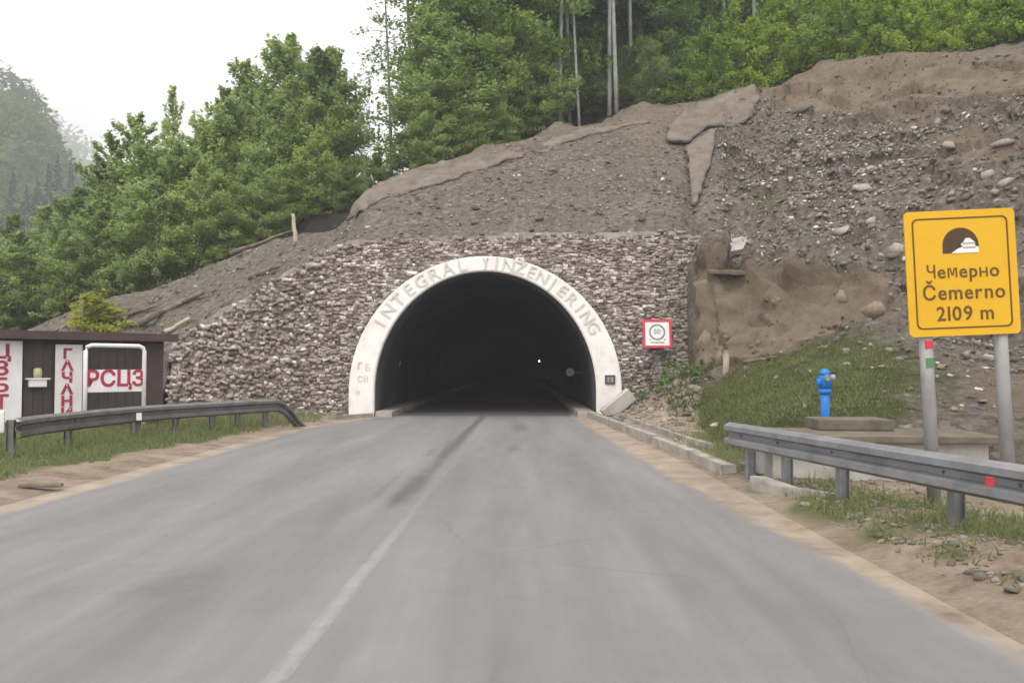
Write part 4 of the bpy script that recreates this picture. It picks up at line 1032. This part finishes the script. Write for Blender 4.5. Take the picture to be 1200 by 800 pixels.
p = hl(846, 440, -.05); log(p + Vector((0, -.1, -.1)), p + Vector((.08, -.15, 1.15)), .08, .11, 'pale bare root hanging down the cut brown bank', 'pale_wood', .05, 'root')
log(hl(872, 428, .1), hl(912, 422, .1), .06, .04, 'dark branch lying along the foot of the cut bank', 'wood', .03, 'branch')

# ------------------------------------------------------------------ vegetation
def leaf_cloud(P, Dv, size, up_bias, rr):
    """rhombic leaf faces at P; Dv a lengthwise direction"""
    n = len(P); nrm = rr.normal(0, .45, (n, 3)) + np.array([0, 0, up_bias]); nrm /= np.linalg.norm(nrm, axis=1, keepdims=True)
    d = Dv + rr.normal(0, .6, (n, 3)); d -= nrm * np.sum(d * nrm, 1, keepdims=True); d /= np.linalg.norm(d, axis=1, keepdims=True) + 1e-9
    w = np.cross(nrm, d); s = (size * rr.uniform(.6, 1.35, n))[:, None]
    V = np.stack([P - d * s * .6, P + w * s * .36 + d * s * .05, P + d * s * .75, P - w * s * .36 + d * s * .05], 1).reshape(-1, 3)
    Fx = np.arange(4 * n).reshape(n, 4); return V, Fx

def tree_meshes(seed, H, rad, base, nbr, per, leaf, prof, stem=.16, rise=.35, droop=.25, nst=1, fan=.4):
    rr = np.random.default_rng(seed); mb = MB(); LP, LD, TI = [], [], []
    for s in range(nst):
        lx, ly_ = (rr.normal(0, .10, 2) if nst == 1 else rr.normal(0, .42, 2))
        hs = H * (1 if s == 0 else rr.uniform(.65, .95)); px0 = rr.normal(0, .25, 2) if nst > 1 else (0, 0)
        tp = []; n_ = 9
        ph = rr.uniform(0, 6, 2)
        for k in range(n_):
            t = k / (n_ - 1); tp.append(np.array([px0[0] + lx * hs * .12 * t + .12 * math.sin(ph[0] + 3 * t) * t * H * .06, px0[1] + ly_ * hs * .12 * t + .12 * math.sin(ph[1] + 3 * t) * t * H * .06, -.5 + (hs + .4) * t]))
        mb.tube(tp, [max(.012, stem * (1 - t) ** .8 + .015) for t in np.linspace(0, 1, n_)], 8)
        tp = np.array(tp)
        for b_ in range(nbr // nst):
            t = base + (1 - base) * ((b_ + rr.random()) / (nbr / nst)) ** .95
            t = min(t, .985); o = np.array([np.interp(t, np.linspace(0, 1, n_), tp[:, q]) for q in range(3)])
            tt = (t - base) / (1 - base); ln_ = rad * prof(tt) * rr.uniform(.6, 1.18); az = rr.uniform(0, 2 * math.pi)
            el_ = rise * (0.4 + 1.3 * tt) + rr.normal(0, .15)
            d = np.array([math.cos(az) * math.cos(el_), math.sin(az) * math.cos(el_), math.sin(el_)])
            q = [o + d * ln_ * u + np.array([0, 0, -droop * ln_ * u * u]) for u in (0, .35, .7, 1.0)]
            mb.tube(q, [stem * .32 * (1 - tt * .7), stem * .2 * (1 - tt * .6), stem * .11, .008], 4, False)
            m_ = int(per * (0.10 + 1.1 * ln_ / rad) * rr.uniform(.6, 1.3)); q = np.array(q)
            u = rr.beta(1.7, 1.1, m_) * 1.02; pos = np.stack([np.interp(u, (0, .35, .7, 1.0), q[:, k]) for k in range(3)], 1)
            side = np.array([-math.sin(az), math.cos(az), 0]); wd = fan * ln_ * (1.05 - u * .75)
            lat = rr.normal(0, .55, m_) * wd
            # sprays in sub-twigs: quantise laterals so the foliage forms fingers with gaps
            fing = np.round(u * 7) / 7; pos += side * lat[:, None] + d * (np.abs(lat) * .5)[:, None] + (fing - u)[:, None] * d * ln_ * .5
            pos[:, 2] += rr.normal(0, .05 * ln_ + .04, m_) - .12 * np.abs(lat)
            LP.append(pos); LD.append(np.tile(d, (m_, 1)) + side * np.sign(lat)[:, None] * .8); TI.append(np.clip(rr.normal(.5, .16) + rr.normal(0, .2, m_), 0, 1))
    P = np.concatenate(LP); V, Fx = leaf_cloud(P, np.concatenate(LD), leaf, .6, rr)
    return mb, V, Fx, np.repeat(np.concatenate(TI), 4)

deci = lambda t: (math.sin(math.pi * min(1, .18 + .80 * t))) ** .75
tall = lambda t: .95 - .55 * t ** 1.6
cone = lambda t: 1.03 - t
bushy = lambda t: (1 - t * .62)

PROTO = {}
def proto(kind, variants, leafmat, bark='bark'):
    out = []
    for kw in variants:
        mb, V, Fx, ti = tree_meshes(**kw)
        bmesh.ops.recalc_face_normals(mb.bm, faces=mb.bm.faces[:])
        mt = bpy.data.meshes.new('trunk'); mb.bm.to_mesh(mt); mb.bm.free(); mt.materials.append(M[bark]); mt.shade_smooth()
        o = npmesh('crown', V, Fx, leafmat, tint=ti); mc = o.data; bpy.data.objects.remove(o)
        out.append((mt, mc, kw['H']))
    PROTO[kind] = out
proto('tall', [dict(seed=s, H=17, rad=3.9, base=b0, nbr=84, per=190, leaf=.20, prof=tall, stem=.15, rise=.16, droop=.26, fan=.34) for s, b0 in ((1, .12), (2, .2), (3, .30), (4, .16))], 'leaf_beech')
proto('left', [dict(seed=s, H=9, rad=2.7, base=.08, nbr=100, per=170, leaf=.16, prof=deci, stem=.10, rise=.72, droop=.24, nst=ns, fan=.3) for s, ns in ((11, 1), (12, 2), (13, 1), (14, 2))], 'leaf_left')
proto('thin', [dict(seed=s, H=9, rad=1.9, base=.2, nbr=56, per=60, leaf=.13, prof=deci, stem=.09, rise=.85, droop=.15, fan=.28) for s in (21, 22)], 'leaf_left')
proto('shrub', [dict(seed=s, H=3.6, rad=1.8, base=.05, nbr=60, per=130, leaf=.125, prof=bushy, stem=.045, rise=.85, droop=.22, nst=5, fan=.28) for s in (31, 32, 33)], 'leaf_bright')
proto('yshrub', [dict(seed=41, H=1.6, rad=1.1, base=.05, nbr=48, per=120, leaf=.09, prof=bushy, stem=.03, rise=.7, droop=.3, nst=4)], 'leaf_yellow')
proto('gshrub', [dict(seed=s, H=1.6, rad=1.0, base=.05, nbr=34, per=60, leaf=.11, prof=bushy, stem=.03, rise=.7, droop=.35, nst=4) for s in (51, 52)], 'leaf_beech')
proto('spruce', [dict(seed=s, H=16, rad=2.6, base=.06, nbr=90, per=80, leaf=.30, prof=cone, stem=.16, rise=-.05, droop=.25) for s in (61,)], 'leaf_dark')
tall_sparse = [dict(seed=s, H=16, rad=3.6, base=.22, nbr=40, per=55, leaf=.19, prof=tall, stem=.13, rise=.15, droop=.22) for s in (71, 72)]
proto('sparse', tall_sparse, 'leaf_beech')
proto('bare_low', [dict(seed=s, H=19, rad=3.0, base=b0, nbr=40, per=120, leaf=.20, prof=tall, stem=.105, rise=.25, droop=.2) for s, b0 in ((81, .52), (82, .5))], 'leaf_beech', 'pale_bark')

rt = random.Random(5)
def plant(kind, name, loc, H, label, cat, group=None, var=None, wide=1.0, lean=0):
    v_ = PROTO[kind]; mt, mc, h0 = v_[(rt.randrange(len(v_)) if var is None else var)]
    e = empty(name, loc, (R(rt.gauss(0, 2)), R(rt.gauss(0, 2) + lean), rt.uniform(0, 6.28)), label, cat, group)
    s = H / h0; e.scale = (s * wide, s * wide, s)
    t = bpy.data.objects.new('trunk' if kind not in ('shrub', 'yshrub', 'gshrub') else 'stem', mt); C.objects.link(t); t.parent = e
    c = bpy.data.objects.new('crown' if kind not in ('shrub', 'yshrub', 'gshrub') else 'foliage', mc); C.objects.link(c); c.parent = e
    return e

def top_h(px, py, Z): return hgt(px, py, Z)
# left wood: two staggered rows whose tops step down to the left
LEFT = [  # px, Z, top py, kind, wide
    (398, 46, 62, 'left', .8), (372, 45, 66, 'left', 1.0), (335, 46, 48, 'left', 1.0), (300, 44, 72, 'left', 1.0), (262, 44, 95, 'left', 1.05),
    (228, 43, 112, 'left', 1.05), (204, 46, 104, 'thin', .9), (180, 43, 140, 'left', 1.1), (152, 44, 166, 'left', 1.0), (128, 48, 165, 'thin', 1.0)]
LAB_L = {0: 'rightmost tree of the left wood, its edge beside the sky gap', 2: 'tallest tree of the left wood with ragged twigs against the sky', 6: 'slender tree rising above its neighbours in the middle of the left wood', 9: 'thin sparse tree with see-through crown at the low left end of the wood'}
for i, (px, Z, ty, kd, wd) in enumerate(LEFT):
    p = hill_z(px, Z); lab = LAB_L.get(i, 'leafy pale green tree in the back row of the left wood')
    plant(kd, 'broadleaf_tree', p - Vector((0, 0, .2)), top_h(px, ty, Z) - p.z + .2, lab, 'tree', 'trees of the left wood', wide=wd * 1.12)
FRONT = [(392, 40, 190), (362, 41, 150), (330, 40, 185), (318, 38.5, 215), (292, 38, 195), (265, 37.5, 205), (240, 38, 190), (212, 37.5, 215), (185, 37, 225), (158, 37.5, 235), (132, 38, 240), (108, 38.5, 250), (84, 39, 262), (60, 38, 280), (36, 39, 275), (10, 38, 290), (-15, 39, 270), (-40, 38, 280),
         (345, 43, 95), (315, 42, 110), (285, 42, 128), (250, 42, 140), (218, 41.5, 150), (192, 41, 172), (165, 41, 195), (140, 41, 205), (380, 43, 105), (118, 42, 212), (95, 43, 225), (70, 44, 240),
         (95, 52, 235), (60, 54, 245), (25, 56, 255), (-10, 55, 250), (345, 52, 90), (285, 52, 120), (240, 52, 145), (170, 54, 195)]
for i, (px, Z, ty) in enumerate(FRONT):
    p = hill_z(px, Z); H = max(2.5, top_h(px, ty, Z) - p.z)
    plant('left', 'broadleaf_tree', p - Vector((0, 0, .25)), H + .25, 'low bushy green tree at the edge of the left wood', 'tree', 'bushy trees along the left wood edge', wide=1.25 if H < 6 else 1.05)
# gap trees at the left end of the big wood
p = hill_z(425, 38); plant('sparse', 'sapling', p, 6.0, 'thin dark stem at the crest in the sky gap', 'tree', var=0, wide=.35)
p = hill_z(459, 43); plant('sparse', 'beech_tree', p, 13.0, 'sparse beech at the left end of the big wood with sky showing through', 'tree', var=1, wide=.9)
p = hill_z(486, 45); plant('sparse', 'beech_tree', p, 16.5, 'half open beech second from the sky gap with thin trunk', 'tree', var=0, wide=1.0)
for k, (px, Z, H) in enumerate(((445, 39, 2.6), (470, 40, 2.8), (432, 41, 2.4), (492, 38.5, 3.4))):
    plant('left', 'shrub', hill_z(px, Z) - Vector((0, 0, .1)), H, 'low green shrub on the crest in front of the sky gap', 'shrub', 'low shrubs on the crest', wide=1.35)
# the big wood
WOOD = [(516, 42), (534, 46), (552, 41), (575, 47), (592, 43.5), (614, 49), (632, 45), (655, 52), (677, 49), (700, 54), (745, 49), (768, 53), (790, 48), (812, 54), (838, 50), (862, 56),
        (520, 56), (560, 58), (600, 60), (640, 62), (680, 63), (720, 64), (760, 62), (800, 64), (840, 66), (880, 62), (905, 58), (930, 64), (540, 70), (590, 72), (650, 76), (710, 78), (770, 78), (830, 78), (890, 76), (950, 74), (990, 62), (1040, 60), (1090, 60), (1140, 58), (1190, 58), (1240, 56)]
for i, (px, Z) in enumerate(WOOD):
    p = hill_z(px, Z); near = Z < 50
    plant('tall', 'beech_tree', p - Vector((0, 0, .2)), rt.uniform(15, 19), 'leafy beech with layered sprays at the front of the big wood' if near else 'shaded beech deep in the big wood above the crest', 'tree', 'front beeches of the big wood' if near else 'beeches deep in the big wood', wide=rt.uniform(.85, 1.1))
for px, Z, lab in ((668, 46.5, 'slim pale trunk in the dark gap of the wood, right of the slim grey trunk'), (742, 46, 'slender pale trunk just right of the close pair, set back in the shade'), (775, 49, 'thin pale trunk deep in shade left of the leftmost bright shrub'), (640, 44.5, 'thin pale trunk at the left edge of the dark gap in the wood'), (856, 49, 'thin pale trunk behind the middle of the bright shrubs'), (715, 43.5, 'tall bare grey trunk, left one of the close pair on the crest'), (724, 42.0, 'tall bare grey trunk, right one of the close pair on the crest'), (656, 43, 'slim grey trunk left of the close pair of bare trunks'), (680, 42.5, 'short slim trunk just left of the close pair of trunks'), (888, 47, 'pale grey trunk rising behind the bright shrubs')):
    p = hill_z(px, Z); plant('bare_low', 'beech_tree', p - Vector((0, 0, .2)), 21 if px != 680 else 15, lab, 'tree', 'bare trunked beeches on the crest', var=int(px) % 2, wide=.9)
# understory along the crest
for px, Z, H in ((512, 40, 6.5), (536, 41, 7.5), (562, 42, 7), (590, 42.5, 7.5), (618, 44, 8), (634, 43, 6), (505, 38, 3.2), (530, 39, 3.6), (556, 39.5, 2.6), (585, 40.5, 3.0), (612, 42, 3.2), (770, 43.5, 3.5), (752, 45, 4), (640, 46, 3.5), (690, 47, 3.0), (735, 48, 3.5)):
    plant('left', 'shrub', hill_z(px, Z) - Vector((0, 0, .15)), H, 'low dark shrub under the beeches along the crest', 'shrub', 'undergrowth shrubs along the crest', wide=1.4)
# bright shrubs on top of the right slope
SH = [(812, 41.5, 3.0), (832, 42.5, 4.0), (858, 42.5, 4.2), (842, 41.6, 2.6), (880, 42.5, 3.6), (905, 43, 3.8), (928, 42.5, 3.4), (950, 42, 4.0), (975, 41, 3.2), (1000, 40, 3.6), (1025, 39, 3.0), (1050, 38.2, 3.4), (1078, 37.5, 3.0), (1105, 36.5, 2.8), (1130, 35.8, 2.4), (1160, 35, 2.6), (1185, 34, 2.8), (1215, 33, 3),
      (890, 46, 4.6), (925, 46, 5.2), (965, 45.5, 5.5), (1005, 44, 5.2), (1045, 43, 5), (1085, 42, 5), (1125, 41, 5), (1165, 40, 5), (1205, 38, 5), (1240, 36, 5)]
for i, (px, Z, H) in enumerate(SH):
    lab = {0: 'leftmost bright green shrub at the edge of the bare concrete skin'}.get(i, 'bright yellow green shrub on the brow of the right slope' if i < 18 else 'tall bright green shrub in the back row above the right slope')
    plant('shrub', 'shrub', hill_z(px, Z) - Vector((0, 0, .1)), H, lab, 'shrub', 'bright shrubs along the brow', wide=1.15)
# small shrubs near the road
p = on_hill(112, 378)[0]; plant('yshrub', 'shrub', p - Vector((0, .2, .25)), 1.35, 'yellow green bush above the hut roof', 'shrub', wide=1.7)
plant('gshrub', 'shrub', Vector((4.55, 25.3, .3)), 1.5, 'dark green bush at the wall foot below the red framed sign', 'shrub', wide=.9)
plant('gshrub', 'shrub', Vector((5.3, 25.0, .9)), .9, 'small green bush on the debris pile beside the cut bank', 'shrub', wide=1.2)
plant('gshrub', 'shrub', Vector((3.7, 25.9, .1)), .8, 'small bush beside the tilted concrete slab', 'shrub', wide=1.0)

# grass
def blades(P, Nn, hgt_, wid, rr):
    n = len(P); a_ = rr.uniform(0, 6.28, n); u = np.stack([np.cos(a_), np.sin(a_), np.zeros(n)], 1)
    lean = rr.normal(0, .45, (n, 3)); lean[:, 2] = 1; lean /= np.linalg.norm(lean, axis=1, keepdims=True)
    h = (hgt_ * rr.uniform(.5, 1.4, n))[:, None]; w = (wid * rr.uniform(.7, 1.3, n))[:, None]
    mid = P + lean * h * .55; bendv = lean.copy(); bendv[:, :2] *= 2.0
    tip = P + bendv * h
    V = np.stack([P - u * w, P + u * w, mid + u * w * .7, tip, mid - u * w * .7], 1).reshape(-1, 3)
    b0 = np.arange(n)[:, None] * 5
    Fx = np.concatenate([b0 + np.array([0, 1, 2, 4]), ], 0)
    F2 = np.concatenate([b0 + np.array([4, 2, 3, 3])], 0)
    return V, Fx, b0 + np.array([4, 2, 3])
def grass_obj(P, Nn, h, w, label, seed):
    rr = np.random.default_rng(seed); V, Fq, Ft = blades(P, Nn, h, w, rr)
    tri = np.concatenate([Fq[:, [0, 1, 2]], Fq[:, [0, 2, 3]], Ft]); tv = np.repeat(np.clip(rr.normal(.45, .22, len(P)), 0, 1), 5)
    o = npmesh('grass', V, tri, 'grass', tint=tv); tag(o, label, 'grass', kind='stuff')
gw = (np.clip(grassZ, 0, 1.2) ** 2 * dA * (RTg < 2.4)).ravel(); npk = 13000; pk = RNG.choice(NR * NC, npk, p=gw / gw.sum())
grass_obj(TD.reshape(-1, 3)[pk] + RNG.normal(0, .07, (npk, 3)) * [1, 1, .2], None, np.random.default_rng(9).uniform(.04, .13, npk), np.full(npk, .010), 'short green grass covering the mound around the blue hydrant', 1)
xg, yg = RNG.uniform(-15, -5.6, 26000), RNG.uniform(8, 25, 26000); kp = np.array([(x < lsand(y) - .05 + .15 * math.sin(y * 3) ) and not (x < -8.0 and y > 19.5 + (x + 8.5) * .9) for x, y in zip(xg, yg)]); xg, yg = xg[kp], yg[kp]
grass_obj(np.array([(x, y, left_h(x, y) - .02) for x, y in zip(xg, yg)]), None, RNG.uniform(.08, .26, len(xg)), np.full(len(xg), .011), 'verge grass growing under the dull left guardrail', 2)
PP = []
for a_, b_, r_ in GREEN_R[:19]:
    n_ = int(300 * r_ ** 1.3 / .4); x = RNG.normal(a_, r_ * .6, n_); y = RNG.normal(b_, r_ * .8, n_); PP.append(np.stack([x, y], 1))
PP = np.concatenate(PP); PP = np.array([q for q in PP if q[0] > edge_r(q[1]) + .15])
grass_obj(np.array([(x, y, right_h(x, y) - .01) for x, y in PP]), None, RNG.uniform(.05, .17, len(PP)), np.full(len(PP), .007), 'weedy grass tufts on the sandy verge below the right guardrail', 3)
xg, yg = RNG.uniform(4.0, 6.3, 3500), RNG.uniform(22.0, 26.4, 3500); kp = RNG.random(3500) < .5
grass_obj(np.array([(x, y, right_h(x, y) - .01) for x, y in zip(xg[kp], yg[kp])]), None, RNG.uniform(.1, .35, kp.sum()), np.full(kp.sum(), .012), 'sparse weeds growing on the debris pile beside the wall', 4)

# ------------------------------------------------------------------ far hills in the mist
def far_hill(name, prof, Z0, depth, seed, nleaf, leaf, label, mat):
    rr = np.random.default_rng(seed); xs_ = np.linspace(prof[0][0], prof[-1][0], 70); nv = 26; P = np.zeros((nv, 70, 3))
    for i, px in enumerate(xs_):
        ty = np.interp(px, [q[0] for q in prof], [q[1] for q in prof]); sc_ = Z0 / 95; top = hgt(px, ty, Z0 + depth) - 7 * sc_
        for j in range(nv):
            t = j / (nv - 1); Z = Z0 + depth * t; P[j, i] = (xof(px, Z), Z, -2 + (top + 2) * t ** .9 + 4 * sc_ * noise.noise(Vector((px * .03, t * 4, seed))))
    ix = np.arange(nv * 70).reshape(nv, 70); Fx = np.stack([ix[:-1, :-1], ix[:-1, 1:], ix[1:, 1:], ix[1:, :-1]], -1).reshape(-1, 4)
    tag(npmesh(name, P.reshape(-1, 3), Fx, 'dark_rubble', None, True), kind='structure')
    # canopy: many tree heaps merged into one far wood
    nt_ = nleaf // 120; V, T_ = [], []
    for k in range(nt_):
        u, v_ = rr.random() * 68.9, rr.random() ** .8 * (nv - 1.1); i, j = int(u), int(v_); b0 = P[j, i] * (1 - (u - i)) + P[j, i + 1] * (u - i); b0 = b0 * (1 - (v_ - j)) + P[j + 1, i] * (v_ - j)
        h = rr.uniform(5, 10) * sc_; r_ = rr.uniform(2.0, 3.6) * sc_; n_ = 120
        q = rr.normal(0, 1, (n_, 3)); q /= np.linalg.norm(q, axis=1, keepdims=True); q *= rr.uniform(.55, 1.05, (n_, 1)); q = q * [r_, r_, h * .5] + [0, 0, h * .55] + b0
        V.append(q); T_.append(np.full(n_, np.clip(rr.normal(.5, .28), 0, 1)))
    P_ = np.concatenate(V); VV_, FF_ = leaf_cloud(P_, rr.normal(0, 1, P_.shape), leaf, .8, rr)
    o = npmesh('far_forest', VV_, FF_, mat, tint=np.repeat(np.clip(np.concatenate(T_) + rr.normal(0, .15, len(P_)), 0, 1), 4)); tag(o, label, 'forest', kind='stuff')
far_hill('hill', [(-420, -60), (-200, 5), (-60, 55), (0, 86), (30, 105), (50, 140), (75, 190), (100, 235), (140, 300), (200, 380)], 190, 150, 3, 120000, 2.0, 'steep misty wooded hillside beyond the left trees', 'leaf_far')
far_hill('hill', [(-300, 40), (-50, 90), (40, 120), (70, 135), (95, 155), (125, 185), (170, 230), (260, 300)], 720, 330, 4, 60000, 5.0, 'farther wooded hill almost lost in the mist', 'leaf_beech')
for px, py, Z, H in ((66, 180, 224, 18), (54, 190, 216, 18), (80, 182, 240, 17), (44, 205, 210, 18), (15, 195, 224, 18), (28, 215, 205, 17), (5, 210, 205, 18), (36, 222, 206, 16)):
    top = hgt(px, py, Z); plant('spruce', 'spruce_tree', Vector((xof(px, Z), Z, top - H)), H, 'dark spruce on the misty hillside beyond the left wood', 'tree', 'spruces on the far hillside')

# ------------------------------------------------------------------ haze
hz = MB().box(-800, 800, -30, 1100, -1.4, 420).build('haze', None)
m = bpy.data.materials.new('haze_air'); m.use_nodes = True; nt = m.node_tree
for n_ in list(nt.nodes):
    if n_.type == 'BSDF_PRINCIPLED': nt.nodes.remove(n_)
pv = N(nt, 'ShaderNodeVolumePrincipled'); pv.inputs['Color'].default_value = (0.99, 0.99, 1.0, 1); pv.inputs['Density'].default_value = 0.0012; pv.inputs['Anisotropy'].default_value = 0.1
L(nt, pv.outputs[0], nt.nodes['Material Output'].inputs['Volume'])
hz.data.materials.clear(); hz.data.materials.append(m); tag(hz, 'thin mist in the valley air', 'haze', kind='stuff')
